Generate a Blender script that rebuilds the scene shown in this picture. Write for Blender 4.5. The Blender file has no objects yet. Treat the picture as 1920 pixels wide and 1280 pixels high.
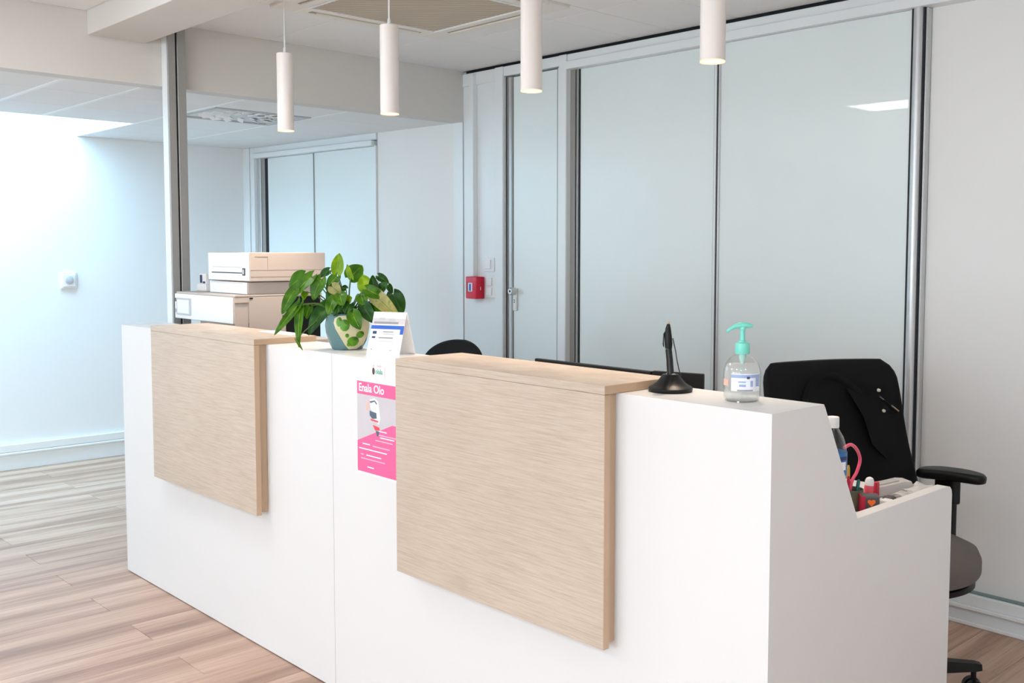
import bpy, bmesh, math, random
from mathutils import Vector, Matrix

random.seed(7)
PI = math.pi
scene = bpy.context.scene
COL = scene.collection

# ------------------------------------------------------------------ camera
cam_d = bpy.data.cameras.new('camera')
cam_d.sensor_width = 36.0
cam_d.lens = 1902.0 / 1920.0 * 36.0
cam_d.shift_x = (960 - 1100) / 1920.0
cam_d.shift_y = -(640 - 600) / 1920.0
cam_d.clip_start = 0.02
cam_d.clip_end = 100
cam = bpy.data.objects.new('camera', cam_d)
COL.objects.link(cam)
right = Vector((0.7085, 0.7057, 0.0044)).normalized()
fwd = Vector((-0.7039, 0.7071, -0.0668)).normalized()
up = right.cross(fwd).normalized()
right = fwd.cross(up).normalized()
mw = Matrix((right, up, -fwd)).transposed().to_4x4()
mw.translation = Vector((4.5815, -1.7071, 1.4251))
cam.matrix_world = mw
scene.camera = cam

# ------------------------------------------------------------------ world
world = bpy.data.worlds.new('sky')
scene.world = world
world.use_nodes = True
bg = world.node_tree.nodes['Background']
bg.inputs[0].default_value = (0.80, 0.91, 1.0, 1)
bg.inputs[1].default_value = 1.5

# ------------------------------------------------------------------ view
vs = scene.view_settings
vs.view_transform = 'Standard'
vs.look = 'None'
vs.exposure = 0.38
vs.gamma = 1.0
vs.use_curve_mapping = False

# ------------------------------------------------------------------ daylight through the shop front windows
def area_light(name, loc, rot, sx, sy, energy, color):
    d = bpy.data.lights.new(name, 'AREA')
    d.shape = 'RECTANGLE'; d.size = sx; d.size_y = sy
    d.energy = energy; d.color = color
    o = bpy.data.objects.new(name, d)
    o.location = loc; o.rotation_euler = rot
    COL.objects.link(o)
    return o
WIN_X = [(0.3, 2.1), (2.4, 4.2), (4.4, 6.2)]
for i, (a, b) in enumerate(WIN_X):
    area_light('window_daylight', ((a + b) / 2, -5.93, 1.35), (PI / 2, 0, 0), b - a - .1, 1.9, 38, (0.80, 0.92, 1.0))
area_light('skylight_daylight', (-2.18, -.73, 2.97), (0, 0, 0), .90, 2.85, 88, (0.36, 0.72, 1.0))

# ------------------------------------------------------------------ helpers
def srgb(r, g, b):
    def f(c):
        c /= 255.0
        return c / 12.92 if c <= 0.04045 else ((c + 0.055) / 1.055) ** 2.4
    return (f(r), f(g), f(b), 1.0)

def new_mat(name):
    m = bpy.data.materials.new(name); m.use_nodes = True
    nt = m.node_tree
    return m, nt, nt.nodes['Principled BSDF']

def P(name, col, rough=0.5, metal=0.0, spec=0.5, coat=0.0, coat_r=0.03, var=0.02, vscale=6.0, bump=0.0, bscale=200.0, emit=0.0, emit_col=None, trans=0.0):
    """plain surface with faint procedural tone variation and optional fine relief"""
    m, nt, b = new_mat(name)
    N, L = nt.nodes, nt.links
    b.inputs['Roughness'].default_value = rough
    b.inputs['Metallic'].default_value = metal
    b.inputs['Specular IOR Level'].default_value = spec
    b.inputs['Coat Weight'].default_value = coat
    b.inputs['Coat Roughness'].default_value = coat_r
    b.inputs['Transmission Weight'].default_value = trans
    tc = N.new('ShaderNodeTexCoord')
    nz = N.new('ShaderNodeTexNoise'); nz.inputs['Scale'].default_value = vscale; nz.inputs['Detail'].default_value = 2
    L.new(tc.outputs['Object'], nz.inputs['Vector'])
    mx = N.new('ShaderNodeMix'); mx.data_type = 'RGBA'
    lo = tuple(max(0, c * (1 - var)) for c in col[:3]) + (1,)
    hi = tuple(min(1, c * (1 + var)) for c in col[:3]) + (1,)
    mx.inputs[6].default_value = lo; mx.inputs[7].default_value = hi
    L.new(nz.outputs['Fac'], mx.inputs[0])
    L.new(mx.outputs[2], b.inputs['Base Color'])
    if bump:
        n2 = N.new('ShaderNodeTexNoise'); n2.inputs['Scale'].default_value = bscale
        L.new(tc.outputs['Object'], n2.inputs['Vector'])
        bp = N.new('ShaderNodeBump'); bp.inputs['Strength'].default_value = bump; bp.inputs['Distance'].default_value = 0.002
        L.new(n2.outputs['Fac'], bp.inputs['Height'])
        L.new(bp.outputs['Normal'], b.inputs['Normal'])
    if emit:
        b.inputs['Emission Color'].default_value = emit_col or col
        b.inputs['Emission Strength'].default_value = emit
    return m

def ramp(N, stops):
    r = N.new('ShaderNodeValToRGB')
    e = r.color_ramp.elements
    while len(e) < len(stops):
        e.new(0.5)
    for i, (p, c) in enumerate(stops):
        e[i].position = p; e[i].color = c
    return r

def mat_wood_panel():
    m, nt, b = new_mat('pale_oak_laminate')
    N, L = nt.nodes, nt.links
    b.inputs['Roughness'].default_value = 0.42
    tc = N.new('ShaderNodeTexCoord')
    mp = N.new('ShaderNodeMapping'); mp.inputs['Scale'].default_value = (6, 9, 170)
    L.new(tc.outputs['Object'], mp.inputs[0])
    nz = N.new('ShaderNodeTexNoise'); nz.inputs['Scale'].default_value = 1.6; nz.inputs['Detail'].default_value = 6; nz.inputs['Roughness'].default_value = 0.62
    nz.inputs['Distortion'].default_value = 0.35
    L.new(mp.outputs[0], nz.inputs['Vector'])
    r = ramp(N, [(0.30, srgb(187, 168, 149)), (0.5, srgb(201, 185, 168)), (0.72, srgb(210, 197, 182))])
    L.new(nz.outputs['Fac'], r.inputs[0])
    n3 = N.new('ShaderNodeTexNoise'); n3.inputs['Scale'].default_value = 3.0
    L.new(tc.outputs['Object'], n3.inputs['Vector'])
    mx = N.new('ShaderNodeMix'); mx.data_type = 'RGBA'; mx.blend_type = 'MULTIPLY'
    r2 = ramp(N, [(0.3, (0.93, 0.93, 0.93, 1)), (0.7, (1, 1, 1, 1))])
    L.new(n3.outputs['Fac'], r2.inputs[0])
    mx.inputs[0].default_value = 1
    L.new(r.outputs[0], mx.inputs[6]); L.new(r2.outputs[0], mx.inputs[7])
    L.new(mx.outputs[2], b.inputs['Base Color'])
    bp = N.new('ShaderNodeBump'); bp.inputs['Strength'].default_value = 0.12; bp.inputs['Distance'].default_value = 0.001
    L.new(nz.outputs['Fac'], bp.inputs['Height']); L.new(bp.outputs[0], b.inputs['Normal'])
    return m

def mat_floor():
    m, nt, b = new_mat('oak_laminate_plank')
    N, L = nt.nodes, nt.links
    b.inputs['Roughness'].default_value = 0.46
    tc = N.new('ShaderNodeTexCoord'); oi = N.new('ShaderNodeObjectInfo')
    mul = N.new('ShaderNodeMath'); mul.operation = 'MULTIPLY'; mul.inputs[1].default_value = 37.0
    L.new(oi.outputs['Random'], mul.inputs[0])
    cmb = N.new('ShaderNodeCombineXYZ'); L.new(mul.outputs[0], cmb.inputs[0]); L.new(mul.outputs[0], cmb.inputs[2])
    add = N.new('ShaderNodeVectorMath'); add.operation = 'ADD'
    L.new(tc.outputs['Object'], add.inputs[0]); L.new(cmb.outputs[0], add.inputs[1])
    mp = N.new('ShaderNodeMapping'); mp.inputs['Scale'].default_value = (8.5, 0.55, 1)
    L.new(add.outputs[0], mp.inputs[0])
    n1 = N.new('ShaderNodeTexNoise'); n1.inputs['Scale'].default_value = 1.7; n1.inputs['Detail'].default_value = 3; n1.inputs['Distortion'].default_value = 0.5
    L.new(mp.outputs[0], n1.inputs['Vector'])
    mp2 = N.new('ShaderNodeMapping'); mp2.inputs['Scale'].default_value = (95, 3.5, 1)
    L.new(add.outputs[0], mp2.inputs[0])
    n2 = N.new('ShaderNodeTexNoise'); n2.inputs['Scale'].default_value = 1.0; n2.inputs['Detail'].default_value = 4; n2.inputs['Distortion'].default_value = 0.4
    L.new(mp2.outputs[0], n2.inputs['Vector'])
    wv = N.new('ShaderNodeTexWave'); wv.inputs['Scale'].default_value = 1.496; wv.inputs['Distortion'].default_value = 2.6
    wv.inputs['Detail'].default_value = 2.0; wv.inputs['Detail Scale'].default_value = 0.9; wv.inputs['Detail Roughness'].default_value = 0.6
    mp3 = N.new('ShaderNodeMapping'); mp3.inputs['Scale'].default_value = (1.0, 0.22, 1)
    L.new(add.outputs[0], mp3.inputs[0]); L.new(mp3.outputs[0], wv.inputs['Vector'])
    mxw = N.new('ShaderNodeMix'); mxw.inputs[0].default_value = 0.42
    mrw = N.new('ShaderNodeMapRange'); mrw.inputs[3].default_value = 0.36; mrw.inputs[4].default_value = 0.66
    L.new(wv.outputs['Fac'], mrw.inputs[0])
    L.new(n1.outputs['Fac'], mxw.inputs[2]); L.new(mrw.outputs[0], mxw.inputs[3])
    r1 = ramp(N, [(0.34, srgb(160, 126, 107)), (0.45, srgb(184, 149, 128)), (0.54, srgb(203, 169, 147)), (0.70, srgb(217, 188, 168))])
    L.new(mxw.outputs[0], r1.inputs[0])
    r2 = ramp(N, [(0.28, (0.70, 0.66, 0.63, 1)), (0.5, (0.97, 0.97, 0.97, 1)), (0.7, (1.06, 1.05, 1.04, 1))])
    L.new(n2.outputs['Fac'], r2.inputs[0])
    mx = N.new('ShaderNodeMix'); mx.data_type = 'RGBA'; mx.blend_type = 'MULTIPLY'; mx.inputs[0].default_value = 0.75
    L.new(r1.outputs[0], mx.inputs[6]); L.new(r2.outputs[0], mx.inputs[7])
    hv = N.new('ShaderNodeHueSaturation')
    mr = N.new('ShaderNodeMapRange'); mr.inputs[3].default_value = 0.96; mr.inputs[4].default_value = 1.03
    L.new(oi.outputs['Random'], mr.inputs[0]); L.new(mr.outputs[0], hv.inputs['Value'])
    L.new(mx.outputs[2], hv.inputs['Color'])
    L.new(hv.outputs[0], b.inputs['Base Color'])
    bp = N.new('ShaderNodeBump'); bp.inputs['Strength'].default_value = 0.1; bp.inputs['Distance'].default_value = 0.001
    L.new(n2.outputs['Fac'], bp.inputs['Height']); L.new(bp.outputs[0], b.inputs['Normal'])
    return m

def mat_grille():
    m, nt, b = new_mat('beige_air_filter_grille')
    N, L = nt.nodes, nt.links
    b.inputs['Roughness'].default_value = 0.7
    tc = N.new('ShaderNodeTexCoord')
    mp = N.new('ShaderNodeMapping'); mp.inputs['Rotation'].default_value = (0, 0, 0.78)
    L.new(tc.outputs['Object'], mp.inputs[0])
    w = N.new('ShaderNodeTexWave'); w.inputs['Scale'].default_value = 15; w.inputs['Distortion'].default_value = 3.0; w.inputs['Detail'].default_value = 0.5; w.inputs['Detail Scale'].default_value = 0.25
    L.new(mp.outputs[0], w.inputs['Vector'])
    r = ramp(N, [(0.0, srgb(146, 132, 112)), (1.0, srgb(226, 216, 200))])
    L.new(w.outputs['Fac'], r.inputs[0]); L.new(r.outputs[0], b.inputs['Base Color'])
    bp = N.new('ShaderNodeBump'); bp.inputs['Strength'].default_value = 0.6; bp.inputs['Distance'].default_value = 0.003
    L.new(w.outputs['Fac'], bp.inputs['Height']); L.new(bp.outputs[0], b.inputs['Normal'])
    return m

def mat_clear(name, tint=(1, 1, 1, 1), fac=0.06, rough=0.02, edge=0.35):
    """thin clear plastic or glass: transparent with Fresnel gloss"""
    m = bpy.data.materials.new(name); m.use_nodes = True
    nt = m.node_tree; N, L = nt.nodes, nt.links
    N.clear()
    out = N.new('ShaderNodeOutputMaterial')
    t = N.new('ShaderNodeBsdfTransparent'); t.inputs[0].default_value = tint
    g = N.new('ShaderNodeBsdfGlossy'); g.inputs['Roughness'].default_value = rough
    lw = N.new('ShaderNodeLayerWeight'); lw.inputs['Blend'].default_value = 0.25
    mr = N.new('ShaderNodeMapRange'); mr.inputs[3].default_value = fac; mr.inputs[4].default_value = edge
    L.new(lw.outputs['Facing'], mr.inputs[0])
    mx = N.new('ShaderNodeMixShader')
    L.new(mr.outputs[0], mx.inputs[0]); L.new(t.outputs[0], mx.inputs[1]); L.new(g.outputs[0], mx.inputs[2])
    L.new(mx.outputs[0], out.inputs[0])
    return m

def mat_milky(name, fac):
    m = bpy.data.materials.new(name); m.use_nodes = True
    nt = m.node_tree; N, L = nt.nodes, nt.links; N.clear()
    out = N.new('ShaderNodeOutputMaterial'); t = N.new('ShaderNodeBsdfTransparent'); t.inputs[0].default_value = (.985, .985, .985, 1)
    d = N.new('ShaderNodeBsdfTranslucent'); d.inputs[0].default_value = (.95, .95, .95, 1)
    d2 = N.new('ShaderNodeBsdfDiffuse'); d2.inputs[0].default_value = (.95, .95, .95, 1)
    ms = N.new('ShaderNodeMixShader'); ms.inputs[0].default_value = .5
    L.new(d.outputs[0], ms.inputs[1]); L.new(d2.outputs[0], ms.inputs[2])
    mx = N.new('ShaderNodeMixShader'); mx.inputs[0].default_value = fac
    L.new(t.outputs[0], mx.inputs[1]); L.new(ms.outputs[0], mx.inputs[2]); L.new(mx.outputs[0], out.inputs[0])
    return m

def mat_leaf(name, c1, c2, vein):
    m, nt, b = new_mat(name)
    N, L = nt.nodes, nt.links
    b.inputs['Roughness'].default_value = 0.38
    tc = N.new('ShaderNodeTexCoord')
    nz = N.new('ShaderNodeTexNoise'); nz.inputs['Scale'].default_value = 32; nz.inputs['Detail'].default_value = 3
    L.new(tc.outputs['Object'], nz.inputs['Vector'])
    r = ramp(N, [(0.36, c1), (0.62, c2), (0.8, vein)])
    L.new(nz.outputs['Fac'], r.inputs[0]); L.new(r.outputs[0], b.inputs['Base Color'])
    b.inputs['Subsurface Weight'].default_value = 0.0
    return m

def emission(name, col, s):
    m = bpy.data.materials.new(name); m.use_nodes = True
    nt = m.node_tree; nt.nodes.clear()
    o = nt.nodes.new('ShaderNodeOutputMaterial'); e = nt.nodes.new('ShaderNodeEmission')
    e.inputs[0].default_value = col; e.inputs[1].default_value = s
    nt.links.new(e.outputs[0], o.inputs[0])
    return m

M = {}
M['wall'] = P('white_wall_paint', srgb(240, 241, 241), 0.6, var=0.01, bump=0.05, bscale=350)
M['soffit'] = P('soffit_paint', srgb(218, 215, 210), 0.65, var=0.01)
M['tile'] = P('mineral_ceiling_tile', srgb(240, 240, 240), 0.85, var=0.015, bump=0.2, bscale=260)
M['slab'] = P('ceiling_slab', srgb(120, 122, 124), 0.9)
M['tbar'] = P('white_ceiling_bar', srgb(246, 246, 246), 0.5)
M['frost'] = P('frosted_back_painted_glass', srgb(232, 241, 241), 0.32, var=0.008, vscale=1.5, coat=0.55, coat_r=0.015)
M['frost_soft'] = P('soft_frosted_glass', srgb(232, 241, 241), 0.34, var=0.008, vscale=1.5, coat=0.2, coat_r=0.05)
M['frost_matte'] = P('matte_partition_panel', srgb(236, 236, 234), 0.55, var=0.008, vscale=1.5)
M['white_alu'] = P('white_lacquered_aluminium', srgb(234, 239, 241), 0.35, var=0.01)
M['alu'] = P('brushed_aluminium', srgb(206, 208, 210), 0.35, 0.55, var=0.04, vscale=40)
M['alu_grey'] = P('grey_anodised_aluminium', srgb(160, 159, 156), 0.45, 0.3, var=0.03, vscale=30)
M['dark_gap'] = P('dark_joint', srgb(28, 34, 42), 0.7)
M['seal'] = P('black_rubber_seal', srgb(14, 16, 20), 0.6)
M['wood'] = mat_wood_panel()
M['floor'] = mat_floor()
M['subfloor'] = P('subfloor', srgb(120, 95, 75), 0.9)
M['counter'] = P('white_melamine', srgb(229, 229, 229), 0.35, var=0.006)
M['seam'] = P('grey_board_joint', srgb(150, 155, 160), 0.7)
M['white_plastic'] = P('white_plastic', srgb(240, 241, 241), 0.35)
M['grey_plastic'] = P('grey_plastic', srgb(170, 168, 166), 0.4)
M['shaded_beige_plastic'] = P('shaded_beige_plastic', srgb(196, 184, 176), 0.45)
M['black_plastic'] = P('black_plastic', srgb(11, 12, 14), 0.42, spec=0.3)
M['black_gloss'] = P('black_gloss_plastic', srgb(12, 12, 14), 0.18)
M['screen'] = P('dark_screen', srgb(10, 11, 13), 0.12)
M['red'] = P('red_alarm_plastic', srgb(222, 22, 62), 0.32)
M['lampwhite'] = P('white_lamp_lacquer', srgb(238, 232, 228), 0.38)
M['lampglow'] = emission('warm_lamp_lens', (1.0, 0.78, 0.58, 1), 22.0)
M['lamphalo'] = emission('painted_lamp_halo', (1.0, 0.66, 0.44, 1), 1.25)
M['ledglow'] = emission('led_panel_diffuser', (0.97, 0.98, 1.0, 1), 16.0)
M['ledframe'] = P('led_frame', srgb(235, 235, 235), 0.4)
M['grille'] = mat_grille()
M['cream_frame'] = P('cream_air_unit_plastic', srgb(236, 232, 224), 0.45)
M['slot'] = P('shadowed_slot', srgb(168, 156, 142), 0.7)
M['pot'] = P('sage_blue_ceramic', srgb(98, 132, 134), 0.25, var=0.06, vscale=12)
M['pot_beige'] = P('cream_pot_glaze', srgb(206, 200, 160), 0.35, var=0.08, vscale=60)
M['soil'] = P('dark_soil', srgb(48, 38, 30), 0.95, bump=0.6, bscale=150)
M['stem'] = P('green_stem', srgb(74, 110, 40), 0.5, var=0.1)
M['leafA'] = mat_leaf('mid_green_leaf', srgb(62, 124, 4), srgb(94, 154, 8), srgb(128, 180, 16))
M['leafB'] = mat_leaf('dark_green_leaf', srgb(22, 82, 2), srgb(42, 106, 4), srgb(68, 132, 8))
M['leafC'] = mat_leaf('lime_leaf', srgb(130, 176, 6), srgb(162, 200, 10), srgb(198, 216, 36))
M['leafD'] = mat_leaf('cream_variegated_leaf', srgb(172, 170, 96), srgb(206, 200, 136), srgb(120, 150, 50))
M['paper'] = P('white_paper', srgb(246, 246, 247), 0.7)
M['paper_grey'] = P('pale_grey_print', srgb(208, 203, 206), 0.7)
M['blue'] = P('blue_print', srgb(44, 96, 196), 0.6)
M['navy'] = P('navy_print', srgb(48, 62, 104), 0.6)
M['greyprint'] = P('grey_print', srgb(150, 148, 152), 0.7)
M['palegrey'] = P('light_grey_print', srgb(196, 198, 202), 0.7)
M['pink'] = P('pink_print', srgb(246, 104, 156), 0.6)
M['pinkpale'] = P('pale_pink_print', srgb(250, 190, 208), 0.6)
M['whiteprint'] = P('white_print', srgb(252, 250, 251), 0.6)
M['photo'] = P('lilac_grey_print', srgb(205, 200, 206), 0.6, var=0.06, vscale=14)
M['slate'] = P('slate_print', srgb(84, 104, 120), 0.6)
M['redprint'] = P('red_print', srgb(232, 78, 88), 0.6)
M['peach'] = P('peach_print', srgb(244, 190, 172), 0.6)
M['greenprint'] = P('green_print', srgb(108, 186, 160), 0.6)
M['brownprint'] = P('brown_print', srgb(92, 72, 70), 0.6)
M['mint'] = P('mint_pump_plastic', srgb(122, 216, 200), 0.3)
M['mint_tube'] = P('pale_mint_tube', srgb(190, 230, 222), 0.3)
M['clear'] = mat_clear('clear_bottle_plastic', (0.97, 0.98, 0.98, 1), 0.05, 0.03, 0.5)
M['gel'] = mat_milky('whitened_clear_gel', 0.34)  # white scatter mixed in for the bright background refracted by clear gel
M['water'] = mat_milky('clear_water', 0.08)
M['pane'] = mat_clear('window_pane_glass', (0.98, 1.0, 1.0, 1), 0.04, 0.0, 0.4)
M['label'] = P('translucent_label', srgb(236, 238, 246), 0.5)
M['labelblue'] = P('pale_blue_label_print', srgb(156, 174, 214), 0.5)
M['fabric_grey'] = P('grey_woven_fabric', srgb(104, 98, 94), 0.9, var=0.12, vscale=220, bump=0.4, bscale=600)
M['fabric_black'] = P('black_woven_fabric', srgb(20, 20, 22), 0.9, var=0.1, vscale=200, bump=0.3, bscale=500)
M['jacket'] = P('black_jacket_cloth', srgb(9, 9, 11), 0.7, spec=0.2, var=0.15, vscale=9, bump=0.25, bscale=700)
M['snap'] = P('cream_snap_button', srgb(236, 228, 214), 0.3)
M['zip'] = P('zip_metal', srgb(160, 152, 142), 0.35, 0.8)
M['steel'] = P('dark_steel', srgb(70, 72, 76), 0.3, 0.8)
M['gold'] = P('brass_tip', srgb(178, 140, 92), 0.3, 0.8)
M['water_label'] = P('blue_water_label', srgb(46, 118, 186), 0.4)
M['pinkgloss'] = P('pink_plastic', srgb(232, 84, 118), 0.3)
M['coral'] = P('coral_pink_plastic', srgb(240, 92, 112), 0.35)
M['crimson'] = P('crimson_plastic', srgb(190, 24, 60), 0.35)
M['charcoal'] = P('charcoal_print', srgb(82, 78, 80), 0.5)
M['orange'] = P('orange_print', srgb(250, 112, 34), 0.5)
M['olive'] = P('olive_plastic', srgb(94, 98, 78), 0.5)
M['teal'] = P('teal_plastic', srgb(26, 104, 104), 0.35)
M['yellow'] = P('ochre_plastic', srgb(196, 160, 70), 0.4)
M['handset'] = P('light_grey_handset', srgb(188, 184, 182), 0.4)
M['glassedge'] = P('glass_edge_green', srgb(112, 134, 132), 0.4)
M['diffplate'] = P('pale_diffuser_plate', srgb(222, 226, 228), 0.5)
M['oak_edge'] = P('oak_edge_band', srgb(196, 168, 140), 0.5, var=0.05, vscale=18)
M['brushed'] = P('brushed_nickel', srgb(208, 208, 206), 0.3, 0.7)

# ------------------------------------------------------------------ mesh building
def bm_new():
    return bmesh.new()

def add_box(bm, x0, x1, y0, y1, z0, z1, bev=0.0, seg=1):
    vs_ = [bm.verts.new((x, y, z)) for z in (z0, z1) for y in (y0, y1) for x in (x0, x1)]
    idx = [(0, 2, 3, 1), (4, 5, 7, 6), (0, 1, 5, 4), (2, 6, 7, 3), (0, 4, 6, 2), (1, 3, 7, 5)]
    fs = [bm.faces.new([vs_[i] for i in f]) for f in idx]
    if bev > 0:
        es = list({e for f in fs for e in f.edges})
        bmesh.ops.bevel(bm, geom=es, offset=bev, segments=seg, profile=0.5, affect='EDGES')

def add_prism(bm, pts, axis, a0, a1, bev=0.0, seg=2):
    """extrude a 2-D outline along an axis ('x': pts are (y,z); 'y': (x,z); 'z': (x,y))"""
    def v(p, a):
        return {'x': (a, p[0], p[1]), 'y': (p[0], a, p[1]), 'z': (p[0], p[1], a)}[axis]
    A = [bm.verts.new(v(p, a0)) for p in pts]
    B = [bm.verts.new(v(p, a1)) for p in pts]
    n = len(pts)
    fs = [bm.faces.new(A), bm.faces.new(B[::-1])]
    for i in range(n):
        fs.append(bm.faces.new((A[i], B[i], B[(i + 1) % n], A[(i + 1) % n])))
    bmesh.ops.recalc_face_normals(bm, faces=fs)
    if bev > 0:
        es = list({e for f in fs[:2] for e in f.edges})
        bmesh.ops.bevel(bm, geom=es, offset=bev, segments=seg, profile=0.5, affect='EDGES')

def frame_for(t):
    t = t.normalized()
    a = Vector((0, 0, 1)) if abs(t.z) < 0.9 else Vector((1, 0, 0))
    u = t.cross(a).normalized()
    return u, t.cross(u).normalized()

def add_tube(bm, pts, r, n=8, cap=True):
    pts = [Vector(p) for p in pts]
    rr = r if isinstance(r, (list, tuple)) else [r] * len(pts)
    rings = []; u = None
    for i, p in enumerate(pts):
        t = (pts[min(i + 1, len(pts) - 1)] - pts[max(i - 1, 0)])
        if u is None:
            u, w = frame_for(t)
        else:
            t_ = t.normalized(); u = (u - t_ * u.dot(t_)).normalized(); w = t_.cross(u)
        rings.append([bm.verts.new(p + (u * math.cos(2 * PI * k / n) + w * math.sin(2 * PI * k / n)) * rr[i]) for k in range(n)])
    fs = []
    for a, b in zip(rings, rings[1:]):
        for k in range(n):
            fs.append(bm.faces.new((a[k], a[(k + 1) % n], b[(k + 1) % n], b[k])))
    if cap:
        fs.append(bm.faces.new(rings[0])); fs.append(bm.faces.new(rings[-1]))
    bmesh.ops.recalc_face_normals(bm, faces=fs)

def add_lathe(bm, prof, c=(0, 0, 0), n=32, a0=0.0, a1=2 * PI, cap=True):
    """revolve (r, z) pairs about a vertical axis through c"""
    full = abs(a1 - a0 - 2 * PI) < 1e-6
    cols = n if full else n + 1
    rings = []
    for r, z in prof:
        if r < 1e-6:
            rings.append([bm.verts.new((c[0], c[1], c[2] + z))])
        else:
            rings.append([bm.verts.new((c[0] + r * math.cos(a0 + (a1 - a0) * k / n), c[1] + r * math.sin(a0 + (a1 - a0) * k / n), c[2] + z)) for k in range(cols)])
    fs = []
    for a, b in zip(rings, rings[1:]):
        for k in range(cols if full else cols - 1):
            k2 = (k + 1) % cols
            q = [a[k % len(a)], a[k2 % len(a)], b[k2 % len(b)], b[k % len(b)]]
            q2 = []
            for v in q:
                if v not in q2: q2.append(v)
            if len(q2) > 2:
                fs.append(bm.faces.new(q2))
    if cap and full:
        for ring in (rings[0], rings[-1]):
            if len(ring) > 2:
                fs.append(bm.faces.new(ring))
    bmesh.ops.recalc_face_normals(bm, faces=fs)

def add_cyl(bm, p, q, r, n=16, r2=None):
    add_tube(bm, [p, q], [r, r if r2 is None else r2], n)

def add_grid(bm, fn, nu, nv, thick=0.0):
    """open sheet fn(u,v)->Vector, u,v in 0..1"""
    g = [[bm.verts.new(fn(i / nu, j / nv)) for i in range(nu + 1)] for j in range(nv + 1)]
    for j in range(nv):
        for i in range(nu):
            bm.faces.new((g[j][i], g[j][i + 1], g[j + 1][i + 1], g[j + 1][i]))

def mesh_from(bm, name, smooth=False, angle=0.6):
    me = bpy.data.meshes.new(name)
    bm.normal_update()
    bm.to_mesh(me); bm.free()
    if smooth:
        me.shade_smooth()
        for e in me.edges: pass
        try:
            me.set_sharp_from_angle(angle=angle)
        except Exception:
            pass
    return me

def obj(name, bm, mat, parent=None, smooth=False, loc=None, angle=0.6):
    me = mesh_from(bm, name, smooth, angle)
    me.materials.append(M[mat] if isinstance(mat, str) else mat)
    o = bpy.data.objects.new(name, me)
    COL.objects.link(o)
    if parent is not None:
        o.parent = parent
    if loc is not None:
        o.location = loc
    return o

def empty(name, loc=(0, 0, 0), rz=0.0):
    o = bpy.data.objects.new(name, None)
    o.empty_display_size = 0.1
    COL.objects.link(o)
    o.location = loc; o.rotation_euler = (0, 0, rz)
    return o

def tag(o, label, cat, group=None, kind=None):
    o['label'] = label; o['category'] = cat
    if group: o['group'] = group
    if kind: o['kind'] = kind
    return o

def struct(o, label=None):
    o['kind'] = 'structure'
    if label: o['label'] = label
    return o

def thing(name, label, cat, loc=(0, 0, 0), rz=0.0, group=None):
    return tag(empty(name, loc, rz), label, cat, group)

def boxobj(name, dims, mat, parent=None, bev=0.0, seg=1, smooth=False):
    bm = bm_new(); add_box(bm, *dims, bev=bev, seg=seg)
    return obj(name, bm, mat, parent, smooth)

def copy_tree(o, parent=None):
    c = o.copy(); COL.objects.link(c); c.parent = parent
    for ch in o.children:
        copy_tree(ch, c)
    return c

_cache = {}
def piece(name, cx, cy, cz, sx, sy, sz, mat, parent, bev=0.0):
    """a box piece centred on (cx,cy,cz); equal sizes share one mesh"""
    key = (name, round(sx, 3), round(sy, 3), round(sz, 3), mat, bev)
    if key not in _cache:
        bm = bm_new(); add_box(bm, -sx / 2, sx / 2, -sy / 2, sy / 2, -sz / 2, sz / 2, bev=bev)
        me = mesh_from(bm, name); me.materials.append(M[mat]); _cache[key] = me
    o = bpy.data.objects.new(name, _cache[key]); COL.objects.link(o)
    o.parent = parent; o.location = (cx, cy, cz)
    return o

def text_mesh(txt, size, extrude=0.0002, bold=0.0):
    cu = bpy.data.curves.new('txt', 'FONT'); cu.body = txt; cu.size = size; cu.extrude = extrude; cu.offset = bold
    cu.resolution_u = 3
    o = bpy.data.objects.new('txt', cu); COL.objects.link(o)
    dg = bpy.context.evaluated_depsgraph_get(); dg.update()
    me = bpy.data.meshes.new_from_object(o.evaluated_get(dg))
    bpy.data.objects.remove(o); bpy.data.curves.remove(cu)
    return me

# ================================================================== SETTING
XL, XR = -2.66, 6.4          # left wall, right wall
YF, YB = -6.0, 2.05          # shop front, back partition
ZC, ZL = 2.475, 2.185        # main ceiling, lower ceiling by the skylight
XS = -0.185                  # soffit face

# ---- floor with planks
floor = struct(boxobj('floor', (XL, XR, YF, YB + .12, -0.06, -0.012), 'subfloor'), 'pale oak laminate plank floor')
PW = 0.21
k0 = int(math.floor((XL - 0.267) / PW)); k1 = int(math.ceil((XR - 0.267) / PW))
yfront = -3.4
for k in range(k0, k1):
    xa = max(0.267 + k * PW, XL); xb = min(0.267 + (k + 1) * PW, XR)
    if xb - xa < 0.01: continue
    off = (-0.25, 0.39)[k % 2]
    y = off - 1.28 * 4
    while y < YB:
        a, b_ = max(y, yfront), min(y + 1.28, YB + 0.02)
        if b_ - a > 0.02:
            piece('plank', (xa + xb) / 2, (a + b_) / 2, -0.006, xb - xa - 0.0012, b_ - a - 0.0012, 0.012, 'floor', floor, bev=0.0007)
        y += 1.28
boxobj('plank_field', (XL, XR, YF, yfront - .001, -0.012, 0.0), 'floor', floor)

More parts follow.
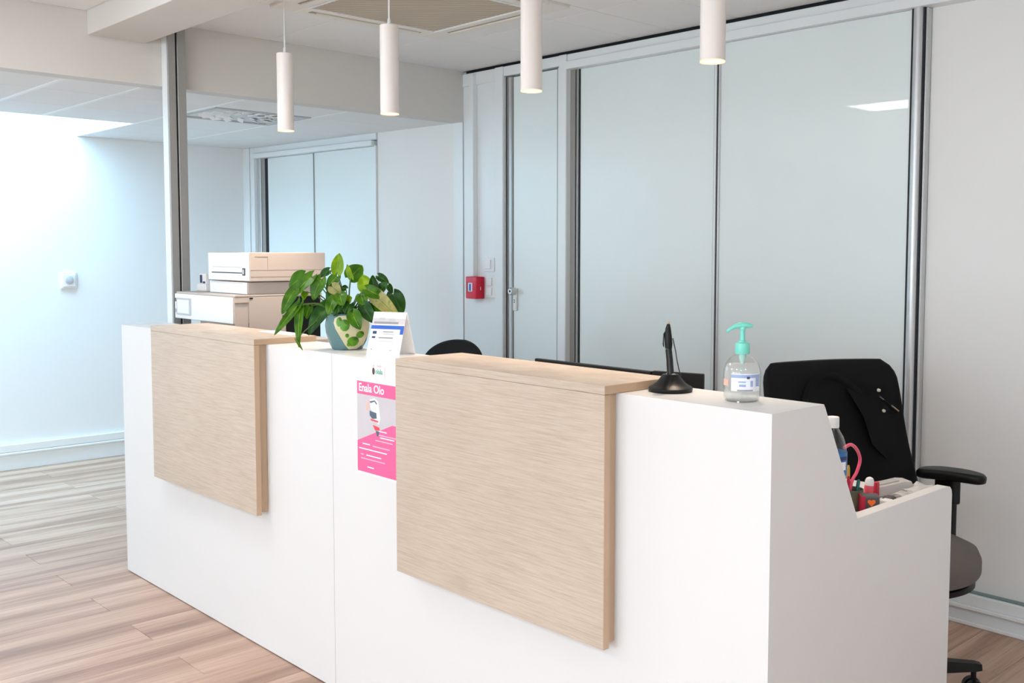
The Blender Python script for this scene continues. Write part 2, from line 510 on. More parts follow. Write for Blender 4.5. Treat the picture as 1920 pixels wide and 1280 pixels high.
# ---- main ceiling
ceiling = struct(boxobj('ceiling', (XS - .1, XR, YF, YB + .12, ZC + .012, ZC + .1), 'slab'), 'white tiled main ceiling')
def tile(x0, x1, y0, y1, z, par, gap=0.004):
    piece('ceiling_tile', (x0 + x1) / 2, (y0 + y1) / 2, z + .006, x1 - x0 - gap, y1 - y0 - gap, .012, 'tile', par, bev=0.0015)
AC = (0.50, 1.42, 0.46, 1.36)
for x0, x1, ys in [(XS, .5, [.21, .82, 1.36, YB]),
                   (.5, 1.165, [1.36, 1.505, YB]), (1.165, 1.42, [1.36, 1.505, YB])]:
    for a, b_ in zip(ys, ys[1:]): tile(x0, x1, a, b_, ZC, ceiling)
tile(.5, 1.42, .21, .46, ZC, ceiling)
xs_ = [1.80 + .64 * i for i in range(8)]; xs_[-1] = XR
for a, b_ in zip([.21, .86, 1.505], [.86, 1.505, YB]):
    tile(1.42, 1.80, a, b_, ZC, ceiling)
    for x0, x1 in zip(xs_, xs_[1:]):
        tile(x0, x1, a, b_, ZC, ceiling)
xf = [XS, .12, .70, 1.28, 1.86, 2.44, 3.02, 3.60, 4.18, 4.76, 5.34, 5.92, XR]
yf = [-.045, -.55, -1.075, -1.60, -2.13, -2.66, -3.19, -3.72, -4.25, -4.78, -5.31, YF]
led_cells = [(2, 1), (10, 2), (2, 5), (6, 5), (9, 5)]  # only the first is mirrored in the glass; the rest are added fill
for i, (x0, x1) in enumerate(zip(xf, xf[1:])):
    for j, (y1, y0) in enumerate(zip(yf, yf[1:])):
        if (i, j) in led_cells: continue
        tile(x0, x1, y0, y1, ZC, ceiling)

# ---- soffit, beam
soffit = struct(boxobj('trim_1', (XS - .1, XS, YF, YB, ZL - .001, ZC + .012), 'soffit'), 'pale grey soffit stepping down to the lower ceiling')
beam = struct(boxobj('trim_2', (XS, XR, -.045, .21, 2.37, ZC + .012), 'soffit', bev=0.004, seg=2), 'white ceiling beam crossing above the counter')

# ---- lower ceiling with skylight
low = empty('ceiling_low'); struct(low, 'lower white tiled ceiling beside the skylight')
SKX, SKY0, SKY1 = -1.70, -2.2, .745
bm = bm_new()
add_box(bm, SKX, XS - .1, YF, YB + .1, ZL + .02, ZL + .1)
add_box(bm, XL, SKX, SKY1, YB + .1, ZL + .02, ZL + .1)
add_box(bm, XL, SKX, YF, SKY0, ZL + .02, ZL + .1)
obj('ceiling_deck', bm, 'slab', low)
xl = [XS - .1, -.66, -1.19, SKX, -2.18, XL]
yl = [YF, -5.3, -4.7, -4.1, -3.5, -2.9, SKY0, -1.7, -1.17, -.64, -.11, .23, SKY1, 1.345, YB]
for i, (x1, x0) in enumerate(zip(xl, xl[1:])):
    for y0, y1 in zip(yl, yl[1:]):
        if x1 <= SKX + .001 and y0 >= SKY0 - .001 and y1 <= SKY1 + .001: continue
        if i == 1 and abs(y0 - SKY1) < .01: continue        # air diffuser sits here
        tile(x0, x1, y0, y1, ZL, low)
for y in yl[1:-1]:
    xe = SKX if (SKY0 - .001 <= y < SKY1 - .001) else XL
    piece('ceiling_bar', (XS - .1 + xe) / 2, y, ZL + .001, abs(xe - XS + .1) - .004, .022, .006, 'tbar', low)
for x in xl[1:-1]:
    for y0, y1 in zip(yl, yl[1:]):
        if x < SKX - .01 and y0 >= SKY0 - .001 and y1 <= SKY1 + .001: continue
        piece('ceiling_bar', x, (y0 + y1) / 2, ZL + .008, .012, y1 - y0 - .03, .006, 'palegrey', low)
# light well above the skylight opening
well = empty('trim_3'); struct(well, 'white skylight shaft above the left wall')
boxobj('shaft_side', (SKX, SKX + .06, SKY0, SKY1 + .06, ZL + .1, 3.0), 'wall', well)
boxobj('shaft_end', (XL, SKX, SKY1, SKY1 + .06, ZL + .1, 3.0), 'wall', well)
boxobj('shaft_end', (XL, SKX, SKY0 - .06, SKY0, ZL + .1, 3.0), 'wall', well)
boxobj('shaft_edge', (SKX - .012, SKX, SKY0, SKY1, ZL, ZL + .1), 'tbar', well)
boxobj('shaft_edge', (XL, SKX - .012, SKY1 - .012, SKY1, ZL, ZL + .1), 'tbar', well)

# ---- walls
struct(boxobj('wall_left', (XL - .1, XL, YF, YB, 0, 3.0), 'wall'), 'white plaster wall below the skylight')
struct(boxobj('wall_right', (XR, XR + .1, YF, YB, 0, 2.6), 'wall'), 'white side wall')
front = struct(empty('wall_front'), 'shop front wall with tall windows')
edges_ = [XL] + [v for w in WIN_X for v in w] + [XR]
for a, b_ in zip(edges_[0::2], edges_[1::2]):
    boxobj('wall_pier', (a, b_, YF - .1, YF, 0, 2.6), 'wall', front)
for a, b_ in WIN_X:
    boxobj('wall_lintel', (a, b_, YF - .1, YF, 2.3, 2.6), 'wall', front)
    boxobj('wall_sill', (a, b_, YF - .1, YF, 0, .35), 'wall', front)
for i, (a, b_) in enumerate(WIN_X):
    w = struct(empty('window_%d' % (i + 1), ((a + b_) / 2, YF - .05, .35)), 'shop front window with white frame')
    h = (b_ - a) / 2
    for nm, d in (('frame_bar', (-h, -h + .05, -.03, .03, 0, 1.95)), ('frame_bar', (h - .05, h, -.03, .03, 0, 1.95)),
                  ('frame_bar', (-h + .05, h - .05, -.03, .03, 0, .05)), ('frame_bar', (-h + .05, h - .05, -.03, .03, 1.9, 1.95)),
                  ('frame_bar', (-.02, .02, -.03, .03, .05, 1.9))):
        boxobj(nm, d, 'white_alu', w)
    boxobj('pane', (-h + .05, -.02, -.004, .004, .05, 1.9), 'pane', w)
    boxobj('pane', (.02, h - .05, -.004, .004, .05, 1.9), 'pane', w)

bl = struct(empty('baseboard_left', (XL, 0, 0)), 'white skirting with cable trunking along the left wall')
boxobj('skirting', (0, .02, YF, YB - .1, 0, .098), 'white_alu', bl, bev=.002)
boxobj('skirting_cap', (0, .034, YF, YB - .1, .098, .116), 'white_plastic', bl, bev=.006, seg=3, smooth=True)
boxobj('trunking', (0, .028, YF, YB - .1, .118, .166), 'white_plastic', bl, bev=.003, seg=2)

# ---- back partition (frosted sliding panels in white frames)
back = struct(empty('wall_back', (0, YB, 0)), 'frosted glass partition in white aluminium frames')
boxobj('wall_core', (XS - .1, XR, .06, .12, 0, 2.6), 'wall', back)
boxobj('shadow_gap', (XS, XR, .02, .06, 2.460, ZC + .01), 'dark_gap', back)
# strip of wall beside the soffit
boxobj('wall_panel', (XS, .117, .0, .06, .10, 2.458), 'white_alu', back)
boxobj('head_strip', (XS, .12, -.008, .0, 2.385, 2.458), 'white_alu', back, bev=.002)
# door surround
boxobj('post', (.122, .190, -.022, .06, 0, 2.458), 'white_alu', back, bev=.004, seg=2)
boxobj('post_groove', (.1175, .1215, -.004, .06, 0, 2.457), 'alu_grey', back)
boxobj('head_rail', (.19, .645, -.012, .06, 2.405, 2.458), 'white_alu', back, bev=.002)
boxobj('post', (.645, .702, -.022, .06, 0, 2.458), 'white_alu', back, bev=.005, seg=2)
# header rails over sliding panels
boxobj('head_rail', (.702, XR, -.012, .06, 2.421, 2.458), 'white_alu', back, bev=.002)
boxobj('head_rail', (.702, XR, -.028, .06, 2.378, 2.419), 'white_alu', back, bev=.003, seg=2)
# sill rails
for z0, z1, y0, mt in ((0, .066, -.012, 'white_alu'), (.066, .08, -.03, 'white_plastic'), (.08, .122, -.018, 'white_alu')):
    boxobj('sill_rail', (.702, XR, y0, .06, z0, z1), mt, back, bev=.002)
boxobj('sill_bead', (.702, XR, -.02, -.012, 0, .016), 'white_plastic', back, bev=.003)
boxobj('sill_rail', (XS, .122, -.012, .0, 0, .10), 'white_alu', back, bev=.002)
# jamb beside the first sliding panel
boxobj('jamb', (.702, .738, .012, .06, .122, 2.378), 'alu_grey', back)
boxobj('jamb_seal', (.738, .750, .018, .06, .122, 2.378), 'seal', back)
boxobj('jamb', (.750, .764, .008, .06, .122, 2.378), 'alu_grey', back, bev=.002)
boxobj('jamb_seal', (.764, .772, .014, .06, .122, 2.378), 'dark_gap', back)
# end post between glass and matte panel
boxobj('post_seal', (2.632, 2.639, -.004, .06, .122, 2.378), 'seal', back)
bm = bm_new(); add_lathe(bm, [(.020, .122), (.020, 2.378)], (2.660, .0, 0), 24)
obj('post', bm, 'alu', back, smooth=True)
boxobj('post_seal', (2.680, 2.687, -.004, .06, .122, 2.378), 'dark_gap', back)
boxobj('post', (2.687, 2.697, .002, .06, .122, 2.378), 'alu', back, bev=.003)

door = struct(empty('door_1', (.196, YB, 0)), 'narrow pale hinged door with lock plate beside the red alarm box')
boxobj('door_leaf', (.054, .410, .008, .05, .02, 2.396), 'frost_soft', door, bev=.002)
boxobj('door_edge', (-.002, .004, .002, .05, 0, 2.402), 'steel', door)
boxobj('door_edge', (.004, .012, .004, .05, 0, 2.402), 'alu_grey', door)
boxobj('door_edge', (.012, .040, .006, .05, 0, 2.400), 'alu', door, bev=.003)
boxobj('door_edge', (.040, .052, .002, .05, 0, 2.400), 'alu_grey', door)
boxobj('door_edge', (.412, .420, .004, .05, 0, 2.400), 'alu_grey', door)
boxobj('door_edge', (.420, .440, .0, .05, 0, 2.400), 'white_alu', door, bev=.003)
boxobj('door_edge', (.440, .448, .004, .05, 0, 2.402), 'alu_grey', door)
lk = boxobj('lock_plate', (.058, .092, -.004, .008, 1.094, 1.225), 'white_plastic', door, bev=.006, seg=3, smooth=True)
bm = bm_new(); add_tube(bm, [(.075, -.002, 1.205), (.075, -.03, 1.205), (.075, -.038, 1.205)], [.021, .021, .016], 20)
obj('door_knob', bm, 'brushed', lk, smooth=True)
bm = bm_new(); add_tube(bm, [(.075, -.036, 1.205), (.075, -.0395, 1.205)], .006, 12)
obj('key_cylinder', bm, 'dark_gap', lk, smooth=True)
for z in (1.143, 1.155):
    bm = bm_new(); add_tube(bm, [(.075, -.003, z), (.075, -.0052, z)], .0035, 10); obj('keyhole', bm, 'dark_gap', lk)

d2 = struct(empty('door_2', (.772, YB, .122)), 'wide frosted glass sliding panel nearest the hinged door')
boxobj('glass_sheet', (0.001, .884, .018, .03, .001, 2.255), 'frost_soft', d2)
boxobj('stile', (.884, .893, .010, .034, .001, 2.255), 'dark_gap', d2)
d3 = struct(empty('door_3', (1.665, YB, .122)), 'wide frosted glass sliding panel reflecting a square ceiling light')
boxobj('stile', (.0005, .012, -.004, .034, .001, 2.255), 'white_alu', d3, bev=.003)
boxobj('stile', (.012, .021, .004, .034, .001, 2.255), 'steel', d3)
boxobj('stile', (.021, .031, -.002, .034, .001, 2.255), 'alu', d3, bev=.003)
boxobj('glass_sheet', (.031, .958, .008, .022, .001, 2.255), 'frost', d3)
boxobj('stile', (.958, .966, .002, .034, .001, 2.255), 'white_alu', d3)
d4 = struct(empty('door_4', (2.70, YB, .122)), 'matte off-white partition panel behind the desk chair')
boxobj('panel_sheet', (-.002, XR - 2.701, .035, .05, .001, 2.26), 'frost_matte', d4)
bbk = struct(empty('baseboard_back', (2.7, YB, .122)), 'green-edged glass bead above the sill rail')
boxobj('glass_edge', (.0, XR - 2.71, .0, .03, .0005, .004), 'glassedge', bbk)

# ---- far partition under the lower ceiling (slightly turned)
ang = math.atan2(-.12, -2.51)
far = struct(empty('wall_rear', (-.19, 2.05, 0), ang), 'pale blue partition with sliding doors under the lower ceiling')
# local +x runs away from the soffit, local -y is the back of the wall, +y faces the room
def fbox(nm, s0, s1, d0, d1, z0, z1, mt, par=far, bev=0.0):
    return boxobj(nm, (s0, s1, d0, d1, z0, z1), mt, par, bev=bev)
fbox('wall_core', -.05, 2.62, -.12, -.045, 0, 2.3, 'wall')
fbox('wall_panel', .085, .838, -.045, 0, .1, ZL, 'frost_matte')
fbox('wall_panel', -.0, .081, -.045, .006, .1, ZL, 'white_alu')
fbox('head_rail', .84, 2.34, -.045, .012, 2.142, ZL, 'white_alu', bev=.002)
fbox('head_rail', .86, 2.335, -.045, .034, 2.104, 2.138, 'white_alu', bev=.002)
fbox('post', .840, .858, -.045, .014, 0, 2.104, 'white_alu', bev=.002)
fbox('post', 2.335, 2.388, -.045, .018, 0, ZL, 'white_alu', bev=.003)
fbox('post', 2.392, 2.50, -.045, .026, 0, ZL, 'white_alu', bev=.003)
fbox('jamb', 2.288, 2.333, -.045, -.008, 0, 2.104, 'alu', bev=.002)
fbox('jamb', 2.240, 2.286, -.045, -.014, 0, 2.104, 'alu_grey', bev=.002)
fbox('jamb_seal', 2.200, 2.240, -.045, -.02, 0, 2.104, 'dark_gap')
fbox('skirting', .0, .838, 0, .012, 0, .1, 'white_alu')
d5 = struct(empty('door_5', (-.19, 2.05, 0), ang), 'pale blue sliding panel beside the left corner')
fbox('glass_sheet', 1.58, 2.198, -.03, -.018, .02, 2.102, 'frost_soft', d5)
d6 = struct(empty('door_6', (-.19, 2.05, 0), ang), 'pale blue sliding panel behind the plant')
fbox('glass_sheet', .862, 1.572, -.02, -.006, .02, 2.102, 'frost_soft', d6)
fbox('stile', 1.572, 1.579, -.03, .0, .02, 2.102, 'alu_grey', d6)

# ---- free-standing aluminium end post behind the counter
post = tag(empty('aluminium_post', (-.15, .32, 0)), 'grey grooved aluminium post standing under the ceiling beam', 'post')
zt = ZC - .002
boxobj('lit_post_side', (-.034, .020, -.040, -.034, 0, zt), 'white_alu', post, bev=.001)  # white finish stands in for the bright window reflected on this side
boxobj('post_core', (-.034, .024, -.033, .034, 0, zt), 'seal', post)
boxobj('post_face', (.0245, .034, -.040, -.004, 0, zt), 'alu_grey', post, bev=.002)
boxobj('post_face', (.0245, .034, .004, .044, 0, zt), 'alu_grey', post, bev=.002)

# ================================================================== CEILING FITTINGS
def led_panel(x0, x1, y0, y1, label, idx):
    t = thing('ceiling_light', label, 'ceiling light', ((x0 + x1) / 2, (y0 + y1) / 2, ZC), 0, 'square ceiling light panels')
    hx, hy = (x1 - x0) / 2 - .003, (y1 - y0) / 2 - .003
    for d in ((-hx, hx, -hy, -hy + .012), (-hx, hx, hy - .012, hy), (-hx, -hx + .012, -hy + .012, hy - .012), (hx - .012, hx, -hy + .012, hy - .012)):
        boxobj('light_frame', d + (-.002, .011), 'ledframe', t)
    boxobj('diffuser', (-hx + .012, hx - .012, -hy + .012, hy - .012, .001, .006), 'ledglow', t)
led_labels = ['square light panel in the front ceiling, mirrored in the frosted glass',
              'added square fill light panel in the front ceiling near the right wall',
              'added square fill light panel nearer the shop windows, left of three', 'added square fill light panel nearer the shop windows, middle of three', 'added square fill light panel nearer the shop windows, right of three']
for n, (i, j) in enumerate(led_cells):
    led_panel(xf[i], xf[i + 1], yf[j + 1], yf[j], led_labels[n], n)

# ---- ceiling cassette air conditioner
ac = thing('air_conditioner', 'cream ceiling cassette air conditioner with beige ribbed grille', 'air conditioner', ((AC[0] + AC[1]) / 2, (AC[2] + AC[3]) / 2, ZC))
hx, hy = (AC[1] - AC[0]) / 2, (AC[3] - AC[2]) / 2
gi = .115
for d in ((-hx, hx, hy - gi, hy), (-hx, hx, -hy, -hy + gi), (-hx, -hx + gi, -hy + gi, hy - gi), (hx - gi, hx, -hy + gi, hy - gi)):
    boxobj('panel_frame', (d[0] + .002, d[1] - .002, d[2] + .0, d[3] - .0, -.014, .011), 'cream_frame', ac, bev=.004)
boxobj('filter_grille', (-hx + gi + .012, hx - gi - .012, -hy + gi + .012, hy - gi - .012, -.012, .010), 'grille', ac)
for d in ((-hx + gi, hx - gi, hy - gi - .012, hy - gi), (-hx + gi, hx - gi, -hy + gi, -hy + gi + .012), (-hx + gi, -hx + gi + .012, -hy + gi + .012, hy - gi - .012), (hx - gi - .012, hx - gi, -hy + gi + .012, hy - gi - .012)):
    boxobj('grille_rim', d + (-.018, .0), 'white_plastic', ac, bev=.002)
for d in ((-hx + .16, hx - .16, hy - .075, hy - .045), (-hx + .16, hx - .16, -hy + .045, -hy + .075), (-hx + .045, -hx + .075, -hy + .16, hy - .16), (hx - .075, hx - .045, -hy + .16, hy - .16)):
    f = boxobj('air_slot', d + (-.0155, -.010), 'slot', ac)
    cx_, cy_ = (d[0] + d[1]) / 2, (d[2] + d[3]) / 2
    if d[1] - d[0] > d[3] - d[2]: boxobj('louvre', (d[0] + .01, d[1] - .03, cy_ - .004, cy_ + .012, -.021, -.0155), 'cream_frame', f)
    else: boxobj('louvre', (cx_ - .004, cx_ + .012, d[2] + .03, d[3] - .01, -.021, -.0155), 'cream_frame', f)

# ---- swirl air diffuser in the lower ceiling
dx0, dx1, dy0, dy1 = -1.19, -.66, SKY1, 1.345
df = thing('ceiling_diffuser', 'square white swirl air diffuser in the lower ceiling', 'air vent', ((dx0 + dx1) / 2, (dy0 + dy1) / 2, ZL))
hx, hy = (dx1 - dx0) / 2 - .012, (dy1 - dy0) / 2 - .012
for d in ((-hx, hx, hy - .03, hy), (-hx, hx, -hy, -hy + .03), (-hx, -hx + .03, -hy + .03, hy - .03), (hx - .03, hx, -hy + .03, hy - .03)):
    boxobj('diffuser_frame', d + (-.004, .015), 'palegrey', df, bev=.002)
boxobj('face_plate', (-hx + .03, hx - .03, -hy + .03, hy - .03, .004, .014), 'diffplate', df)
for ring, nvan in ((.20, 16), (.115, 9)):
    for k in range(nvan):
        a = 2 * PI * k / nvan
        bm = bm_new()
        L_ = .036 if ring > .15 else .03
        add_box(bm, -L_, L_, -.017, .017, -.004, .002, bev=.002)
        bmesh.ops.rotate(bm, verts=bm.verts, matrix=Matrix.Rotation(.35, 3, 'X'))
        bmesh.ops.rotate(bm, verts=bm.verts, matrix=Matrix.Rotation(a, 3, 'Z'))
        bmesh.ops.translate(bm, verts=bm.verts, vec=(ring * math.cos(a), ring * math.sin(a), .001))
        obj('vane', bm, 'tbar', df)

# ---- pendant lamps
def make_pendant():
    t = empty('pendant_lamp', (0, 0, 0))
    zb, L_, r = 1.925, .315, .0335
    bm = bm_new(); add_lathe(bm, [(.0, ZC - .012), (.045, ZC - .012), (.050, ZC - .008), (.050, ZC), (0, ZC)], n=28)
    obj('ceiling_rose', bm, 'lampwhite', t, smooth=True)
    bm = bm_new(); add_tube(bm, [(0, 0, zb + L_ + .02), (0, 0, ZC - .01)], .0032, 8)
    obj('cord', bm, 'white_plastic', t, smooth=True)
    bm = bm_new(); add_lathe(bm, [(.0032, .026), (.0055, .02), (.006, .0)], (0, 0, zb + L_), 12)
    obj('cord_grip', bm, 'white_plastic', t, smooth=True)
    bm = bm_new(); add_lathe(bm, [(.0, L_), (r - .002, L_), (r, L_ - .002), (r, 0), (r - .002, -.0005), (r - .0025, .02), (0, .0205)], (0, 0, zb), 32)
    obj('lamp_tube', bm, 'lampwhite', t, smooth=True)
    bm = bm_new(); add_lathe(bm, [(0, -.0005), (r - .0035, .002), (r - .003, .006), (0, .006)], (0, 0, zb), 28)
    obj('lamp_lens', bm, 'lampglow', t, smooth=True)
    bm = bm_new(); add_lathe(bm, [(r - .0004, .001), (r - .0002, -.0035), (r - .0035, -.004), (r - .0036, .0005)], (0, 0, zb), 32, cap=False)
    obj('halo_ring', bm, 'lamphalo', t, smooth=True)  # emissive ring stands in for the warm bloom around the lens
    return t
pend = make_pendant()
PX = [.683, 1.439, 2.207, 2.914]
plab = ['white tube pendant lamp hanging leftmost, in front of the soffit', 'white tube pendant lamp second from the left, above the plant',
        'white tube pendant lamp third from the left, before the hinged door', 'white tube pendant lamp rightmost, above the pen stand']
for i, x in enumerate(PX):
    o = pend if i == 0 else copy_tree(pend)
    o.location = (x, .43, 0)
    tag(o, plab[i], 'pendant lamp', 'white tube pendant lamps over the counter')
    d = bpy.data.lights.new('pendant_spot', 'SPOT')
    d.energy = 24; d.color = (1.0, 0.80, 0.62); d.spot_size = 1.5; d.spot_blend = 0.8; d.shadow_soft_size = .03
    l = bpy.data.objects.new('pendant_spot', d); COL.objects.link(l)
    l.location = (x, .43, 1.915)

# ================================================================== RECEPTION COUNTER
LX, H = 3.4125, 1.10
ct = thing('reception_counter', 'long white reception counter with two pale oak panels', 'reception counter')
SEAM = 1.736
def mitred(nm, x0, x1, prof, cut_end):
    """board along x; cut_end mitres its right end so the joint falls on the corner"""
    bm = bm_new(); add_prism(bm, prof, 'x', x0, x1)
    if cut_end:
        for v in bm.verts:
            if abs(v.co.x - x1) < 1e-6:
                v.co.x -= max(v.co.y if nm == 'front_board' else 0, (H - v.co.z) if nm == 'ledge' else 0)
    return obj(nm, bm, 'counter', ct)
FB = [(0, .004), (.03, .004), (.03, H - .03), (0, H)]
LG = [(0, H), (.03, H - .03), (.194, H - .03), (.194, H)]
for x0_, x1_, ce in ((.0, SEAM - .0010, False), (SEAM + .0010, LX, True)):
    mitred('front_board', x0_, x1_, FB, ce)
    mitred('ledge', x0_, x1_, LG, ce)
boxobj('joint_strip', (SEAM - .003, SEAM + .003, .004, .03, .004, H - .031), 'seam', ct)
outer = [(0, .004), (.826, .004), (.826, .797), (.823, .810), (.814, .819), (.802, .822), (.346, .822), (.200, 1.092), (.194, H), (0, H)]
inner = [(.03, .004), (.826, .004), (.826, .797), (.823, .810), (.814, .819), (.802, .822), (.346, .822), (.2135, 1.0670), (.2120, 1.07), (.03, 1.07)]
bm = bm_new()
A_ = [bm.verts.new((LX, y, z)) for y, z in outer]; B_ = [bm.verts.new((LX - .03, y, z)) for y, z in inner]
bm.faces.new(A_); bm.faces.new(B_[::-1])
for i in range(len(A_)): bm.faces.new((A_[i], B_[i], B_[(i + 1) % len(A_)], A_[(i + 1) % len(A_)]))
bmesh.ops.recalc_face_normals(bm, faces=bm.faces[:])
obj('end_panel', bm, 'counter', ct)
prof2 = [(.03, .004), (.826, .004), (.826, .769), (.03, .769)]
bm = bm_new(); add_prism(bm, prof2, 'x', .0, .03); obj('end_panel', bm, 'counter', ct)
boxobj('inner_back', (.03, LX - .031, .176, .194, .7905, H - .031), 'counter', ct)
boxobj('worktop', (.0, LX - .031, .031, .82, .770, .790), 'counter', ct, bev=.002)
boxobj('plinth', (.02, LX - .04, .02, .03, 0, .004), 'dark_gap', ct)

def oak(x0, x1):
    z0, z1 = .503, 1.0998
    p = boxobj('oak_panel', (x0, x1, -.05, -.031, z0, z1), 'wood', ct, bev=.0008)
    boxobj('backing_board', (x0 + .012, x1 - .012, -.0305, -.001, z0 + .008, z1), 'wood', p)
    c = boxobj('oak_cap', (x0, x1, -.05, .190, z1 + .0006, 1.1208), 'wood', ct, bev=.0008)
    boxobj('edge_band', (x1 + .0001, x1 + .0012, -.0496, -.0314, z0 + .0004, z1 - .0004), 'oak_edge', p)
    boxobj('edge_band', (x1 + .0001, x1 + .0012, -.0496, .1896, z1 + .001, 1.1204), 'oak_edge', c)
    boxobj('edge_band', (x1 - .0119, x1 - .0108, -.0302, -.0012, z0 + .0084, z1 - .0004), 'oak_edge', p)
oak(.440, 1.315)
oak(2.161, 2.990)

# ================================================================== POSTER
po = thing('poster', 'pink and white poster taped to the counter front', 'poster', (1.884, -.0004, .742))
def flat(nm, poly, lay, mt, par, th=.0003):
    """thin printed shape facing -y: poly of (x,z)"""
    bm = bm_new(); add_prism(bm, poly, 'y', -.0006 - .0004 * lay - th, -.0006 - .0004 * lay)
    return obj(nm, bm, mt, par)
def rect(x0, x1, z0, z1):
    return [(x0, z0), (x1, z0), (x1, z1), (x0, z1)]
PWd, PH = .25, .353
flat('sheet', rect(0, PWd, 0, PH), 0, 'paper', po, th=.0005)
flat('header_band', rect(.001, PWd - .001, .246, .286), 1.4, 'pink', po)
flat('picture', rect(.001, PWd - .001, .075, .246), 1.4, 'photo', po)
flat('pink_field', [(.001, .012), (PWd - .001, .012), (PWd - .001, .165), (.19, .168), (.001, .100)], 2.4, 'pink', po)
flat('edge_band', rect(.001, PWd - .001, .006, .012), 1.4, 'pink', po)
# figure in the picture
def ell(cx_, cz, rx, rz, n=16, rot=0):
    return [(cx_ + rx * math.cos(2 * PI * k / n) * math.cos(rot) - rz * math.sin(2 * PI * k / n) * math.sin(rot), cz + rx * math.cos(2 * PI * k / n) * math.sin(rot) + rz * math.sin(2 * PI * k / n) * math.cos(rot)) for k in range(n)]
fz = lambda pts: [(x, .246 - (.246 - z) * .76) for x, z in pts]
fig = flat('figure', fz([(.072, .232), (.098, .238), (.116, .226), (.122, .19), (.126, .16), (.118, .135), (.100, .150), (.088, .170), (.074, .20)]), 2.0, 'whiteprint', po)
flat('figure_band', fz([(.070, .185), (.106, .180), (.108, .158), (.084, .154), (.070, .166)]), 2.6, 'slate', fig)
flat('figure_band', fz([(.070, .222), (.098, .230), (.110, .218), (.108, .213), (.096, .224), (.076, .216)]), 2.6, 'slate', fig)
flat('figure_band', fz([(.074, .153), (.114, .150), (.118, .143), (.078, .146)]), 2.6, 'redprint', fig)
flat('figure_band', fz([(.086, .130), (.122, .124), (.124, .112), (.098, .110)]), 2.6, 'redprint', fig)
flat('figure_band', fz([(.102, .110), (.122, .106), (.116, .088), (.108, .088)]), 2.6, 'slate', fig)
flat('figure_band', fz([(.050, .205), (.066, .226), (.072, .222), (.062, .200), (.060, .178), (.052, .182)]), 2.2, 'peach', po)
for k in range(3):
    flat('figure_band', ell(.024 + .003 * k, .155 - .02 * k, .006, .0018, 8, .4), 2.2, 'peach', po)
# logo
flat('logo_mark', ell(.092, .322, .007, .011), 1.4, 'brownprint', po)
flat('logo_mark', ell(.094, .338, .004, .004), 1.4, 'pinkpale', po)
def flat_text(nm, txt, size, x, z, lay, mt, par, bold=0.0):
    me = text_mesh(txt, size, .00015, bold)
    me.transform(Matrix.Rotation(PI / 2, 4, 'X')); me.materials.clear(); me.materials.append(M[mt])
    o = bpy.data.objects.new(nm, me); COL.objects.link(o); o.parent = par
    o.location = (x, -.0006 - .0004 * lay - .0003, z)
    return o
flat_text('lettering', 'olala', .021, .102, .3155, 1.6, 'greenprint', po, .0005)
flat_text('lettering', 'studio', .011, .110, .3365, 1.6, 'pinkpale', po)
flat('logo_mark', rect(.150, .153, .305, .338), 1.4, 'pinkpale', po)
flat_text('lettering', 'Enala Olo', .035, .010, .2555, 2.0, 'whiteprint', po, .0006)
for k, (x0, x1, z) in enumerate([(.12, .16, .142), (.12, .215, .130), (.125, .20, .123), (.10, .19, .112), (.03, .07, .094), (.085, .175, .092), (.01, .16, .078), (.02, .035, .060), (.05, .13, .060), (.02, .15, .048), (.055, .09, .024)]):
    flat('text_line', rect(x0, x1, z - .0016, z + .0016), 3.2, 'pinkpale' if k % 2 else 'whiteprint', po)

# ================================================================== TENT CARD
tc = thing('tent_card', 'white folded tent card with blue band beside the plant', 'desk card', (1.905, .110, H), math.radians(24))
w_, h_, dpt = .118, .135, .050
bm = bm_new()
th = .0012
add_prism(bm, [(-dpt, 0), (-dpt + th, 0), (0, h_ - th * 2), (dpt - th, 0), (dpt, 0), (th, h_), (-th, h_)], 'x', -w_ / 2, w_ / 2)
obj('card_body', bm, 'paper', tc)
slope = math.atan2(dpt, h_)
def on_card(nm, x0, x1, s0, s1, mt, lift=.0006):
    bm = bm_new(); add_box(bm, x0, x1, -.0004, 0, s0, s1)
    o = obj(nm, bm, mt, tc)
    o.location = (0, -dpt - lift, 0); o.rotation_euler = (-slope, 0, 0)
    return o
on_card('printed_head', -w_ / 2, w_ / 2, .104, .143, 'paper_grey')
on_card('blue_band', -w_ / 2, w_ / 2, .088, .100, 'blue', .0008)
on_card('blue_tab', w_ / 2 - .012, w_ / 2, .072, .088, 'blue', .0008)
for (x0, x1, s0, s1, mt) in [(-.052, .036, .1055, .112, 'greyprint'), (-.036, -.014, .118, .125, 'palegrey'), (.0, .022, .114, .122, 'palegrey'),
                             (-.050, -.036, .072, .081, 'navy'), (-.050, -.038, .058, .064, 'navy'), (-.014, .024, .078, .081, 'greyprint'), (-.012, .026, .071, .074, 'palegrey'),
                             (-.026, .026, .058, .062, 'greyprint'), (-.030, .030, .048, .050, 'palegrey'), (-.046, -.042, .020, .024, 'greyprint'), (.020, .030, .018, .022, 'palegrey')]:
    on_card('printed_mark', x0, x1, s0, s1, mt, .0011)

